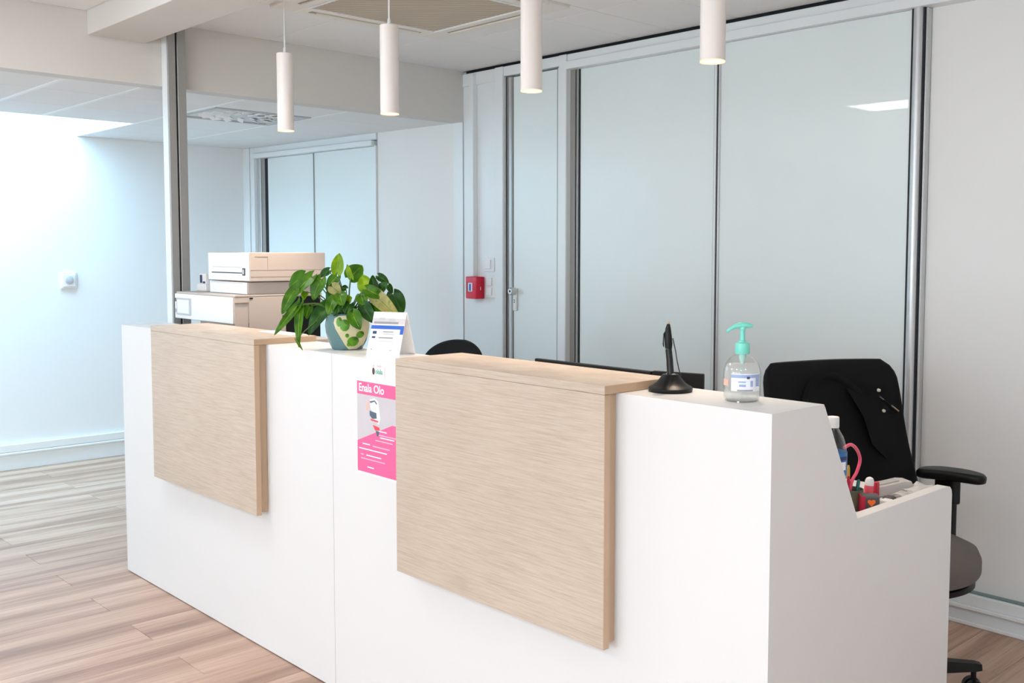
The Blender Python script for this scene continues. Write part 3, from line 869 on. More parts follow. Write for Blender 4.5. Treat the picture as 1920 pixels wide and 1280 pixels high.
# ================================================================== PLANT
pl = thing('potted_plant', 'leafy green plant in a round blue-grey pot on the counter', 'plant', (1.640, .118, H))
RV = Vector((.7085, .7057, 0)); FV = Vector((-.7057, .7085, 0)); ZV = Vector((0, 0, 1))
pr = [(0, 0), (.046, 0), (.050, .003), (.062, .028), (.070, .058), (.072, .080), (.069, .104), (.066, .118), (.063, .120), (.061, .116), (.064, .085), (.058, .075), (0, .075)]
bm = bm_new(); add_lathe(bm, pr, n=40); pot = obj('pot', bm, 'pot', pl, smooth=True, angle=1.0)
def pot_r(z):
    for (r0, z0), (r1, z1) in zip(pr[1:8], pr[2:9]):
        if z0 <= z <= z1: return r0 + (r1 - r0) * (z - z0) / max(1e-6, z1 - z0)
    return .05
cam_a = math.atan2(-FV.y, -FV.x)
def pot_patch(nm, outline, off, mt, par):
    """shape hugging the pot: outline of (angle from the viewer side, z), filled as a fan"""
    bm = bm_new()
    ca = sum(a for a, z in outline) / len(outline); cz = sum(z for a, z in outline) / len(outline)
    def v(a, z):
        r = pot_r(z) + off; t = cam_a + a
        return bm.verts.new((r * math.cos(t), r * math.sin(t), z))
    K = 5; rings = []
    for k in range(1, K + 1):
        s = k / K
        rings.append([v(ca + (a - ca) * s, cz + (z - cz) * s) for a, z in outline])
    c = v(ca, cz); n = len(outline)
    for i in range(n): bm.faces.new((c, rings[0][i], rings[0][(i + 1) % n]))
    for A, B in zip(rings, rings[1:]):
        for i in range(n): bm.faces.new((A[i], B[i], B[(i + 1) % n], A[(i + 1) % n]))
    bmesh.ops.recalc_face_normals(bm, faces=bm.faces[:])
    o = obj(nm, bm, mt, par, smooth=True, angle=1.5)
    return o
gl = pot_patch('glaze_panel', [(-.16, .114), (-.36, .106), (-.40, .092), (-.30, .072), (-.10, .045), (.10, .018), (.30, .003), (.8, .004), (1.25, .020), (1.5, .050), (1.55, .08), (1.5, .108), (1.0, .114), (.4, .116)], .0030, 'pot_beige', pot)
for (a, z, ra, rz) in [(-.12, .095, .14, .016), (.12, .084, .22, .020), (.52, .030, .30, .017), (.85, .052, .22, .012), (.22, .050, .09, .007), (.30, .020, .10, .007)]:
    pot_patch('glaze_spot', [(a + ra * math.cos(2 * PI * k / 10), z + rz * math.sin(2 * PI * k / 10)) for k in range(14)], .0042, 'leafA', pot)
bm = bm_new(); add_lathe(bm, [(0, .098), (.03, .101), (.0625, .099)], n=24); obj('soil', bm, 'soil', pl, smooth=True)

PXM = 556.0
def pp(u, v, d):
    """plant-local point: u, v in crop pixels of a sketch plane through the pot, d metres behind it"""
    U = 520 + u / 5.818; V = 460 + v / 5.818
    return RV * ((U - 657) / PXM) + ZV * (-(V - 652) / PXM) + FV * d
def leaf(base, tip, width, d0, d1, mt, fold=.25, curl=.12, twist=0.0, heart=.9):
    A = pp(*base, d0); B = pp(*tip, d1)
    ax = B - A; L_ = ax.length; ax.normalize()
    w = width / 5.818 / PXM / 2
    nrm = (-FV + ZV * .35).normalized()
    nrm = (nrm - ax * nrm.dot(ax)).normalized()
    nrm = Matrix.Rotation(twist, 3, ax) @ nrm
    sd = ax.cross(nrm).normalized()
    NV, NU = 12, 6
    bm = bm_new(); rows = []
    for j in range(NV + 1):
        t = j / NV
        hw = w * 1.14 * max(0.0, math.sin(PI * min(1.0, .015 + .985 * t) ** .62)) ** .68
        row = []
        for i in range(NU + 1):
            s = i / NU * 2 - 1
            p = A + ax * (L_ * (t - heart * .22 * (1 - t) ** 3 * abs(s) * 1.2)) + sd * (hw * s)
            p += nrm * (fold * .6 * hw * abs(s) - curl * L_ * (t - .45) ** 2 * 1.6 + .0016 * math.sin(9 * t + 4 * s))
            row.append(bm.verts.new(p))
        rows.append(row)
    for a, b_ in zip(rows, rows[1:]):
        for i in range(NU): bm.faces.new((a[i], a[i + 1], b_[i + 1], b_[i]))
    bmesh.ops.solidify(bm, geom=bm.faces[:], thickness=.0006)
    o = obj('leaf', bm, mt, pl, smooth=True, angle=1.2)
    # midrib
    bm = bm_new()
    add_tube(bm, [A + ax * (L_ * t) + nrm * (.0010 - curl * L_ * (t - .45) ** 2 * 1.6) for t in (.0, .25, .5, .75, .95)], [.0009, .0008, .0007, .0006, .0003], 6)
    obj('midrib', bm, 'leafA' if mt in ('leafB', 'leafD') else 'leafC', o, smooth=True)
    # stem from the pot
    st = pp(800 + (base[0] - 800) * .16, 740, 0 + d0 * .3)
    md = st.lerp(A, .55) + ZV * (.012 + .12 * (st - A).length * .5)
    bm = bm_new(); add_tube(bm, [st, st.lerp(md, .5) + ZV * .004, md, md.lerp(A, .55) + ZV * .002, A], [.0022, .0021, .0019, .0017, .0014], 6)
    obj('stem', bm, 'stem', pl, smooth=True)
LV = [
 ((695, 285), (722, 85), 120, .00, .00, 'leafC', .55, .02, .1),
 ((830, 345), (945, 215), 175, .01, .03, 'leafA', .35, .1, .2),
 ((845, 350), (800, 205), 66, .00, .00, 'leafC', .5, .05, -.4),
 ((1010, 470), (975, 315), 150, -.01, .0, 'leafC', .25, .1, .0),
 ((1095, 500), (1085, 315), 95, -.02, -.01, 'leafB', .4, .15, .4),
 ((1150, 500), (1245, 395), 120, -.01, -.02, 'leafB', .3, .1, -.3),
 ((1140, 330), (1250, 405), 80, .0, .0, 'leafB', .3, .2, .0),
 ((1290, 530), (1385, 745), 170, .01, .02, 'leafB', .25, .2, .0),
 ((1090, 500), (1385, 780), 150, -.03, -.04, 'leafD', .45, .35, .15),
 ((1040, 470), (1210, 560), 120, -.035, -.03, 'leafA', .4, .2, .1),
 ((330, 330), (175, 455), 165, .01, .0, 'leafA', .2, .1, .1),
 ((420, 335), (215, 560), 135, -.01, -.02, 'leafA', .35, .2, .2),
 ((250, 480), (115, 740), 110, -.02, -.03, 'leafA', .4, .2, -.1),
 ((590, 272), (480, 345), 80, .02, .02, 'leafB', .3, .1, .0),
 ((525, 365), (440, 590), 140, -.01, -.02, 'leafA', .3, .2, .1),
 ((690, 335), (580, 475), 110, .0, -.01, 'leafA', .3, .15, .1),
 ((690, 430), (610, 640), 110, -.02, -.04, 'leafB', .3, .2, .1),
 ((600, 640), (415, 945), 150, -.03, -.06, 'leafB', .3, .25, .1),
 ((330, 640), (325, 1080), 90, -.04, -.07, 'leafA', .5, .1, .2),
 ((300, 650), (72, 955), 80, -.05, -.07, 'leafA', .5, .1, -.2),
 ((290, 640), (170, 850), 70, -.045, -.055, 'leafB', .5, .1, .3),
 ((310, 1000), (378, 1116), 26, -.07, -.07, 'leafA', .4, .1, .0),
 ((1000, 640), (1115, 825), 130, -.04, -.05, 'leafB', .3, .2, .1),
 ((1080, 620), (1190, 790), 130, -.02, -.03, 'leafA', .4, .2, .3),
 ((905, 715), (995, 885), 135, -.07, -.085, 'leafA', .3, .2, .0),
 ((960, 530), (1020, 650), 120, -.02, -.04, 'leafA', .3, .2, .0),
 ((660, 440), (760, 520), 120, -.03, -.04, 'leafD', .3, .2, .0),
 ((700, 560), (640, 740), 120, -.05, -.07, 'leafA', .3, .2, .2),
 ((800, 580), (880, 560), 120, -.03, -.05, 'leafC', .3, .2, .5),
 ((760, 640), (710, 745), 90, -.06, -.075, 'leafB', .3, .2, .1),
 ((860, 620), (820, 720), 120, -.05, -.07, 'leafB', .3, .2, .0),
 ((780, 470), (700, 450), 70, .01, .02, 'leafB', .2, .1, .3),
 ((400, 660), (370, 790), 90, -.01, -.02, 'leafA', .3, .2, .1),
 ((340, 510), (330, 590), 70, .01, .0, 'leafC', .3, .1, .1),
 ((1230, 430), (1275, 520), 60, .02, .02, 'leafB', .3, .1, .0),
 ((760, 520), (800, 640), 130, -.05, -.065, 'leafA', .3, .2, .1),
]
for L__ in LV: leaf(*L__)

# ================================================================== COPIER on the worktop
cp = thing('copier', 'multifunction copier with painted-in lit white and shaded beige sides behind the left counter end', 'copier', (.20, .48, .790))
def cb(nm, x0, x1, y0, y1, z0, z1, mt, par=cp, bev=.004, seg=2):
    return boxobj(nm, (x0 - .20, x1 - .20, y0 - .48, y1 - .48, z0 - .790, z1 - .790), mt, par, bev=bev, seg=seg)
cb('base_cabinet', .10, .47,   .31, .70, .790, 1.112, 'shaded_beige_plastic')
body = cb('lower_body', -.092, .490, .282, .700, 1.112, 1.228, 'shaded_beige_plastic')
cb('lit_side_cover', -.092, .486, .278, .2818, 1.114, 1.226, 'white_plastic', body, .001, 1)  # white skins paint in the window light; the beige body holds the shade
cb('body_lid', -.090, .492, .284, .702, 1.228, 1.236, 'shaded_beige_plastic', body, .002)
fp = cb('tray_flap', -.070, .080, .2745, .2776, 1.130, 1.208, 'palegrey', body, .001, 1)
cb('flap_window', -.058, .066, .2735, .2743, 1.138, 1.200, 'label', fp, .0003, 1)
cb('flap_latch', -.086, -.074, .2745, .2776, 1.190, 1.206, 'steel', body, .001, 1)
cb('flap_latch', -.086, -.078, .2745, .2776, 1.140, 1.156, 'grey_plastic', body, .001, 1)
cb('front_door', .4905, .4935, .348, .520, 1.002, 1.226, 'shaded_beige_plastic', body, .0012)
cb('door_latch', .4936, .4955, .350, .366, 1.218, 1.224, 'black_plastic', body, .0005, 1)
cb('front_cover', .4905, .4925, .284, .345, 1.002, 1.200, 'shaded_beige_plastic', body, .001)
cb('cover_lip', .4905, .497, .284, .345, 1.201, 1.207, 'slot', body, .001, 1)
cb('paper_bay', .4905, .4945, .523, .690, 1.002, 1.224, 'black_plastic', body, .001, 1)
bm = bm_new(); add_tube(bm, [(.4935 - .2, .508 - .48, 1.138 - .790), (.4955 - .2, .508 - .48, 1.138 - .790)], .005, 12); obj('power_button', bm, 'black_plastic', body)
cb('scanner_neck', .125, .478, .352, .690, 1.236, 1.290, 'shaded_beige_plastic')
cb('lit_neck_side', .123, .476, .3485, .3515, 1.238, 1.288, 'white_plastic', bev=.001, seg=1)
sc = cb('scanner_unit', .115, .505, .350, .712, 1.293, 1.418, 'shaded_beige_plastic', bev=.003)
cb('lit_unit_side', .115, .502, .3462, .3495, 1.296, 1.416, 'white_plastic', sc, .001, 1)
cb('feed_slot', .150, .440, .3452, .346, 1.326, 1.331, 'steel', sc, .0003, 1)
cb('feed_guide', .446, .470, .3430, .346, 1.318, 1.350, 'steel', sc, .001, 1)
cb('feed_guide_face', .452, .464, .3420, .343, 1.324, 1.344, 'paper_grey', sc, .0004, 1)
cb('side_groove', .160, .430, .3454, .346, 1.352, 1.3545, 'palegrey', sc, .0003, 1)
cb('side_groove', .130, .440, .3480, .3485, 1.283, 1.2855, 'palegrey', sc, .0003, 1)
cb('unit_groove', .5052, .5058, .352, .710, 1.341, 1.3435, 'slot', sc, .0002, 1)
cb('unit_groove', .5052, .5058, .352, .710, 1.312, 1.315, 'slot', sc, .0002, 1)
cb('panel_line', .5052, .5058, .430, .4325, 1.3435, 1.398, 'slot', sc, .0002, 1)
cb('panel_line', .5052, .5062, .372, .4325, 1.398, 1.402, 'slot', sc, .0002, 1)
cb('output_guide', -.075, .020, .375, .445, 1.2362, 1.270, 'white_plastic', cp, .004)
og = cb('guide_post', -.060, .010, .380, .400, 1.2702, 1.318, 'white_plastic', cp, .003)
cb('guide_scale', -.045, -.025, .3775, .3798, 1.275, 1.312, 'navy', og, .0005, 1)
cb('guide_scale', -.015, .006, .3775, .3798, 1.273, 1.282, 'navy', og, .0005, 1)

# grey tray stack in front of the copier (behind the plant)
gt = tag(boxobj('document_tray', (.62, .98, .225, .47, .7905, 1.075), 'grey_plastic', bev=.006, seg=2), 'grey document tray unit standing behind the plant', 'document tray')
sh = tag(boxobj('paper_sheets', (1.02, 1.26, .12, .185, 1.1211, 1.1231), 'paper', bev=.0004), 'thin stack of white paper on the left oak cap', 'paper')

# ================================================================== PEN STAND + PEN
ps = thing('pen_stand', 'black weighted pen stand on the counter', 'pen stand', (3.050, .112, H))
bm = bm_new()
add_lathe(bm, [(0, 0), (.050, 0), (.052, .003), (.052, .009), (.048, .012), (.046, .0125), (.034, .021), (.024, .033), (.019, .040), (0, .041)], n=40)
obj('base', bm, 'black_plastic', ps, smooth=True)
bm = bm_new(); add_tube(bm, [(0, 0, .035), (-.002, -.002, .075), (-.004, -.004, .100)], [.0085, .008, .0078], 16); obj('holder_tube', bm, 'black_gloss', ps, smooth=True)
bm = bm_new(); add_tube(bm, [RV * .024 + ZV * .036, RV * .019 + ZV * .052, RV * .014 + ZV * .075, RV * .011 + ZV * .095, RV * .007 + ZV * .112, RV * .004 + ZV * .125], .0013, 8); obj('tether', bm, 'steel', ps, smooth=True)
bm = bm_new(); add_box(bm, -.012, .012, -.006, .006, .038, .042, bev=.002); obj('badge', bm, 'grey_plastic', ps); 
pn = thing('pen', 'black ballpoint pen upright in the pen stand', 'pen', (3.046, .108, H + .1005))
bm = bm_new(); add_tube(bm, [(0, 0, 0), (0, 0, .012), (-.001, -.001, .030), (-.001, -.001, .048), (-.0005, -.0005, .058)], [.0080, .0092, .0088, .0064, .0035], 16); obj('barrel', bm, 'black_plastic', pn, smooth=True)
bm = bm_new(); add_tube(bm, [(-.0005, -.0005, .057), (0, 0, .063)], [.0022, .0016], 10); obj('tip', bm, 'gold', pn, smooth=True)
bm = bm_new(); add_tube(bm, [RV * -.008 + ZV * .040, RV * -.0115 + ZV * .034, RV * -.0125 + ZV * .012, RV * -.0115 + ZV * .004], [.0014, .0018, .0018, .0012], 8); obj('clip', bm, 'black_gloss', pn, smooth=True)

# ================================================================== SANITISER
sb = thing('sanitizer_bottle', 'clear pump bottle of hand gel with mint green pump', 'pump bottle', (3.258, .108, H))
bm = bm_new()
sp = [(.030, .0012), (.037, .003), (.040, .010), (.0408, .030), (.0410, .062), (.040, .070), (.036, .083), (.028, .094), (.018, .1005), (.0145, .102), (.0145, .106)]
add_lathe(bm, sp, n=40, cap=False)
for v in bm.verts: pass
obj('bottle', bm, 'clear', sb, smooth=True, angle=2)
bm = bm_new(); add_lathe(bm, [(0, .003), (.034, .004), (.0375, .010), (.0385, .030), (.0388, .062), (.038, .068), (.034, .0815), (0, .0818)], n=36); obj('gel', bm, 'gel', sb, smooth=True, angle=2)
bm = bm_new(); add_lathe(bm, [(0, 0), (.033, 0), (.037, .002), (.033, .004), (0, .003)], n=36); obj('bottle_foot', bm, 'clear', sb, smooth=True)
a_c = math.atan2(-.7085, .7057)
def cyl_patch(nm, r, a0, a1, z0, z1, mt, par, n=14):
    bm = bm_new(); add_lathe(bm, [(r, z0), (r, z1)], (0, 0, 0), n, a_c + a0, a_c + a1, cap=False)
    return obj(nm, bm, mt, par, smooth=True, angle=2)
lb = cyl_patch('label', .0414, -.75, .95, .026, .064, 'label', sb)
cyl_patch('label_print', .0417, -.75, .95, .055, .062, 'labelblue', lb)
cyl_patch('label_print', .0417, .62, .92, .036, .055, 'labelblue', lb, 6)
cyl_patch('label_print', .0417, -.35, .05, .045, .048, 'labelblue', lb, 6)
cyl_patch('label_print', .0417, -.30, .05, .036, .041, 'labelblue', lb, 6)
cyl_patch('label_print', .0417, .30, .45, .036, .049, 'labelblue', lb, 6)
cyl_patch('label_print', .0419, .10, .26, .053, .058, 'navy', lb, 4)
cyl_patch('label_print', .0417, -.40, .45, .0265, .0295, 'greyprint', lb, 8)
cyl_patch('label_side', .0414, -1.45, -.95, .036, .050, 'peach', lb, 6)
pm = empty('pump'); pm.parent = sb
bm = bm_new(); add_lathe(bm, [(0, .104), (.0150, .104), (.0162, .106), (.0158, .124), (.0150, .128), (.0085, .130), (.0080, .133), (.0058, .134), (.0055, .156), (.007, .158), (.007, .163), (0, .164)], n=32); obj('pump_collar', bm, 'mint', sb, smooth=True)
bpy.data.objects.remove(pm)
bm = bm_new()
sl = -RV
path = [(sl * -.022 + ZV * .1655), (sl * -.008 + ZV * .1665), (sl * .006 + ZV * .1665), (sl * .018 + ZV * .1640), (sl * .028 + ZV * .1580), (sl * .034 + ZV * .1520)]
add_tube(bm, path, [.0030, .0068, .0072, .0050, .0036, .0030], 14)
obj('pump_spout', bm, 'mint', sb, smooth=True)
bm = bm_new(); add_tube(bm, [(0, 0, .104), (0, 0, .094), (0, 0, .088), (0, 0, .080), (0, 0, .012)], [.008, .008, .0055, .0028, .0028], 12); obj('dip_tube', bm, 'mint_tube', sb, smooth=True)

# ================================================================== MONITORS
def monitor(name, label, loc, rz, w, h, ztop):
    t = thing(name, label, 'monitor', loc, rz)
    zt = ztop - loc[2]
    boxobj('screen_back', (-w / 2, w / 2, -.004, .012, zt - h, zt), 'black_plastic', t, bev=.003, seg=2)
    boxobj('screen_bulge', (-w * .32, w * .32, -.028, -.0042, zt - h * .85, zt - h * .2), 'black_plastic', t, bev=.01, seg=2)
    boxobj('display', (-w / 2 + .01, w / 2 - .01, .0121, .0128, zt - h + .015, zt - .012), 'screen', t)
    boxobj('neck', (-.02, .02, -.045, -.029, .012, zt - h * .5), 'black_plastic', t, bev=.003)
    bm = bm_new(); add_lathe(bm, [(0, 0), (.085 if w > .3 else .06, 0), (.085 if w > .3 else .06, .006), (.03, .012), (0, .012)], (0, -.03, 0), 32); obj('foot', bm, 'black_plastic', t, smooth=True)
    return t
monitor('desk_monitor', 'wide black monitor seen edge-on behind the right oak cap', (2.400, .50, .790), 0, .50, .25, 1.081)
monitor('small_monitor', 'small black monitor behind the pen stand', (2.728, .525, .790), math.radians(17), .158, .22, 1.083)

# ================================================================== OFFICE CHAIRS
def seat_mesh(bm, cx_, hx, hy, z0, z1, n=80, e=3.0):
    rings = []
    for (k, z) in [(.80, z0), (.93, z0 + .008), (1.0, z0 + .03), (1.0, z1 - .035), (.96, z1 - .012), (.86, z1), (.5, z1 + .004), (.2, z1 + .004)]:
        ring = []
        for i in range(n):
            a = 2 * PI * i / n
            c, s = math.cos(a), math.sin(a)
            r = (abs(c) ** e + abs(s) ** e) ** (-1 / e)
            x = cx_ + hx * k * r * c; y = hy * k * r * s
            zz = z - .035 * max(0, (x - cx_ - hx * .55) / (hx * .45)) ** 2 * (1 if z > z0 + .02 else .3)
            ring.append(bm.verts.new((x, y, zz)))
        rings.append(ring)
    fs = [bm.faces.new(rings[0]), bm.faces.new(rings[-1])]
    for a, b_ in zip(rings, rings[1:]):
        for i in range(n): fs.append(bm.faces.new((a[i], a[(i + 1) % n], b_[(i + 1) % n], b_[i])))
    bmesh.ops.recalc_face_normals(bm, faces=fs)

def back_x(z, x0, lean):
    return x0 - lean * (z - .55) - .03 * math.sin((z - .55) * 3.4)

def shell(bm, x0, lean, zs, widths, thick, n=36, e=2.6, fold=0.0, seed=0):
    rnd = random.Random(seed)
    ph = [rnd.uniform(0, 6) for _ in range(4)]
    rings = []
    for z, w, t in zip(zs, widths, thick):
        ring = []
        for i in range(n):
            a = 2 * PI * i / n; c, s = math.cos(a), math.sin(a)
            r = (abs(c) ** e + abs(s) ** e) ** (-1 / e)
            y = w * r * s
            x = back_x(z, x0, lean) + t * r * c - .06 * (1 - (y / .27) ** 2) + .06
            if fold:
                x += fold * (math.sin(19 * y + 7 * z + ph[0]) * .5 + math.sin(31 * y - 11 * z + ph[1]) * .3 + math.sin(8 * y + 23 * z + ph[2]) * .35)
                y += fold * .4 * math.sin(17 * z + ph[3] + 5 * c)
            ring.append(bm.verts.new((x, y, z)))
        rings.append(ring)
    fs = [bm.faces.new(rings[0]), bm.faces.new(rings[-1])]
    for a, b_ in zip(rings, rings[1:]):
        for i in range(n): fs.append(bm.faces.new((a[i], a[(i + 1) % n], b_[(i + 1) % n], b_[i])))
    bmesh.ops.recalc_face_normals(bm, faces=fs)

def office_chair(label, loc, rz, ztop=1.03, arms=True, seatmat='fabric_grey', group=None, base_rot=0.0, arm_turn=0.0, hw=.235, round_top=False, x0=-.235, lean=.20, arm_y=.285, arm_z=.712):
    t = thing('office_chair', label, 'office chair', loc, rz, group)
    bm = bm_new(); add_lathe(bm, [(0, .075), (.036, .075), (.036, .125), (.030, .13), (0, .13)], n=20); obj('hub', bm, 'black_plastic', t, smooth=True)
    for k in range(5):
        a = base_rot + 2 * PI * k / 5
        bm = bm_new()
        d = Vector((math.cos(a), math.sin(a), 0)); s = Vector((-d.y, d.x, 0))
        pts = [(.03, .030, .075, .125), (.16, .026, .082, .122), (.30, .021, .088, .112), (.318, .018, .090, .108)]
        rings = [[bm.verts.new(d * r + s * (w * sx) + ZV * z) for sx, z in ((-1, z0), (1, z0), (.7, z1), (-.7, z1))] for r, w, z0, z1 in pts]
        for A, B in zip(rings, rings[1:]):
            for i in range(4): bm.faces.new((A[i], A[(i + 1) % 4], B[(i + 1) % 4], B[i]))
        bm.faces.new(rings[0]); bm.faces.new(rings[-1])
        bmesh.ops.recalc_face_normals(bm, faces=bm.faces[:])
        lg = obj('leg', bm, 'black_plastic', t)
        cc = d * .296
        bm = bm_new()
        add_tube(bm, [cc - s * .026 + ZV * .029, cc - s * .006 + ZV * .029], .029, 18)
        add_tube(bm, [cc + s * .006 + ZV * .029, cc + s * .026 + ZV * .029], .029, 18)
        add_box(bm, cc.x - .006, cc.x + .006, cc.y - .006, cc.y + .006, .03, .092)
        obj('castor', bm, 'black_plastic', lg, smooth=True)
    bm = bm_new(); add_lathe(bm, [(.026, .12), (.026, .26), (.016, .262), (.016, .40), (0, .40)], n=18); obj('gas_column', bm, 'black_plastic', t, smooth=True)
    boxobj('mechanism', (-.12, .10, -.09, .09, .385, .43), 'black_plastic', t, bev=.012, seg=2)
    bm = bm_new(); seat_mesh(bm, .02, .25, .245, .43, .525); obj('seat', bm, seatmat, t, smooth=True, angle=1.2)
    bm = bm_new(); seat_mesh(bm, .02, .235, .23, .415, .44); obj('seat_shell', bm, 'black_plastic', t, smooth=True, angle=1.2)
    N_ = 14
    N_ = 28 if round_top else 14
    zs = [.56 + (ztop - .56) * ((1 - (1 - i / N_) ** 2.2) if round_top else i / N_) for i in range(N_ + 1)]
    def wf(i):
        u = (zs[i] - .56) / (ztop - .56)
        if round_top: return hw * (math.sqrt(max(.02, 1 - max(0, (u - .72) / .285) ** 2)))
        return hw * (1 - .10 * u) * (1 if i < N_ - 1 else (.97 if i == N_ - 1 else .90))
    bm = bm_new(); shell(bm, x0, lean, zs, [wf(i) for i in range(N_ + 1)], [.016] + [.026] * (N_ - 1) + [.014]); obj('backrest', bm, 'fabric_black', t, smooth=True, angle=1.2)
    bm = bm_new(); add_tube(bm, [(-.06, 0, .40), (-.20, 0, .42), (x0 - .02, 0, .52), (back_x(.66, x0, lean) - .005, 0, .66), (back_x(.8, x0, lean) - .005, 0, .80)], [.022, .022, .02, .018, .014], 10); obj('back_spine', bm, 'black_plastic', t, smooth=True)
    if arms:
        for s in (-1, 1):
            at = arm_turn * s
            bm = bm_new()
            # upright and lower bracket
            add_box(bm, -.070, .0, s * arm_y - .014, s * arm_y + .014, .46, arm_z - .075, bev=.008, seg=2)
            add_box(bm, -.080, .010, s * arm_y - .018, s * arm_y + .018, arm_z - .115, arm_z - .03, bev=.008, seg=2)
            add_box(bm, -.065, -.005, min(s * .18, s * arm_y), max(s * .18, s * arm_y), .425, .465, bev=.008, seg=2)
            ar = obj('arm_post', bm, 'black_plastic', t)
            bm = bm_new()
            n = 28; rings = []
            for k, z in ((.86, -.032), (.98, -.026), (1, -.014), (1, -.008), (.93, -.001), (.8, .0)):
                ring = []
                for i in range(n):
                    a = 2 * PI * i / n; c, sn = math.cos(a), math.sin(a); r = (abs(c) ** 3.4 + abs(sn) ** 3.4) ** (-1 / 3.4)
                    x = .112 * k * r * c; y = .042 * k * r * sn * (1 - .12 * c)
                    p = Matrix.Rotation(at, 3, 'Z') @ Vector((x, y, 0))
                    ring.append(bm.verts.new((p.x - .020, p.y + s * arm_y, arm_z + z - .010 * (x / .125) ** 2)))
                rings.append(ring)
            bm.faces.new(rings[0]); bm.faces.new(rings[-1])
            for A, B in zip(rings, rings[1:]):
                for i in range(n): bm.faces.new((A[i], A[(i + 1) % n], B[(i + 1) % n], B[i]))
            bmesh.ops.recalc_face_normals(bm, faces=bm.faces[:])
            obj('arm_pad', bm, 'black_plastic', ar, smooth=True, angle=1.0)
    return t

CH = (3.005, 1.235, 0); CR = math.radians(-22)
office_chair('grey-seated office chair at the desk end wearing a black jacket', CH, CR, ztop=1.03, base_rot=math.radians(66), arm_turn=math.radians(32))
office_chair('black office chair with rounded back behind the middle of the counter', (.56, 1.16, 0), math.radians(-75), ztop=.975, arms=False, seatmat='fabric_black', hw=.190, round_top=True, base_rot=.3)

# ---- jacket over the chair
jk = thing('jacket', 'black zip jacket with pale snap buttons draped over the chair back', 'jacket', CH, CR)
x0, lean = -.235, .20
N_ = 22; zt = 1.052
zs = [.60 + (zt - .60) * i / N_ for i in range(N_ + 1)]
ws = [.296 - .030 * (i / N_) for i in range(N_ + 1)]
ws[-1] *= .86; ws[-2] *= .95; ws[-3] *= .985
tk = [.040] * (N_ + 1); tk[-1] = .018; tk[-2] = .032
bm = bm_new(); shell(bm, x0, lean, zs, ws, tk, n=64, e=2.8, fold=.006, seed=3); obj('jacket_body', bm, 'jacket', jk, smooth=True, angle=1.4)
def jx(y, z, off=0.0):
    return back_x(z, x0, lean) + .040 - .06 * (1 - (y / .27) ** 2) + .06 + off
def jp(y, z, off=.004): return Vector((jx(y, z, off), y, z))
arch = [(-.135, .86), (-.12, .92), (-.095, .965), (-.06, .995), (-.015, 1.005), (.03, 1.0), (.075, .975), (.115, .94), (.15, .90)]
bm = bm_new()
for (ya, za), (yb_, zb_) in zip(arch, arch[1:]): pass
def strip(bm, line, wid, off):
    vsA = []; vsB = []; vsC = []
    for i, (y, z) in enumerate(line):
        a = line[max(0, i - 1)]; b_ = line[min(len(line) - 1, i + 1)]
        t = Vector((b_[0] - a[0], b_[1] - a[1])).normalized(); n = Vector((-t.y, t.x))
        vsA.append(bm.verts.new(jp(y - n.x * wid / 2, z - n.y * wid / 2, off * .3)))
        vsB.append(bm.verts.new(jp(y, z, off)))
        vsC.append(bm.verts.new(jp(y + n.x * wid / 2, z + n.y * wid / 2, off * .3)))
    for k in range(len(line) - 1):
        bm.faces.new((vsA[k], vsA[k + 1], vsB[k + 1], vsB[k])); bm.faces.new((vsB[k], vsB[k + 1], vsC[k + 1], vsC[k]))
strip(bm, arch, .026, .014); obj('collar', bm, 'jacket', jk, smooth=True, angle=2)
bm = bm_new()
lap = [(.06, .96, .010), (.12, .93, .014), (.175, .93, .010), (.225, .86, .008), (.225, .76, .008), (.17, .72, .014), (.125, .77, .018), (.11, .86, .016)]
cen = bm.verts.new(jp(.155, .84, .014)); vv = [bm.verts.new(jp(y, z, o_)) for y, z, o_ in lap]
for i in range(len(vv)): bm.faces.new((cen, vv[i], vv[(i + 1) % len(vv)]))
bmesh.ops.recalc_face_normals(bm, faces=bm.faces[:]); bmesh.ops.solidify(bm, geom=bm.faces[:], thickness=.003)
obj('lapel', bm, 'jacket', jk, smooth=True, angle=.8)
for (y, z) in ((.178, .950), (.186, .880)):
    p = jp(y, z, .012); q = jp(y, z, .019)
    bm = bm_new(); add_tube(bm, [p, q], [.0062, .0050], 16); b_ = obj('snap_button', bm, 'snap', jk, smooth=True)
    bm = bm_new(); add_tube(bm, [q, q + Vector((.0008, 0, 0))], .0017, 10); obj('button_stud', bm, 'gold', b_)
zl = [(.176, .930), (.19, .918), (.205, .905), (.222, .890), (.234, .878)]
bm = bm_new(); strip(bm, zl, .012, .016); obj('zipper', bm, 'steel', jk)
bm = bm_new(); add_tube(bm, [jp(.178, .928, .016), jp(.190, .918, .017)], .0022, 8); obj('zip_pull', bm, 'zip', jk)
bm = bm_new(); add_tube(bm, [jp(.214, .898, .016), jp(.236, .878, .015)], .003, 8); obj('zip_pull', bm, 'zip', jk)

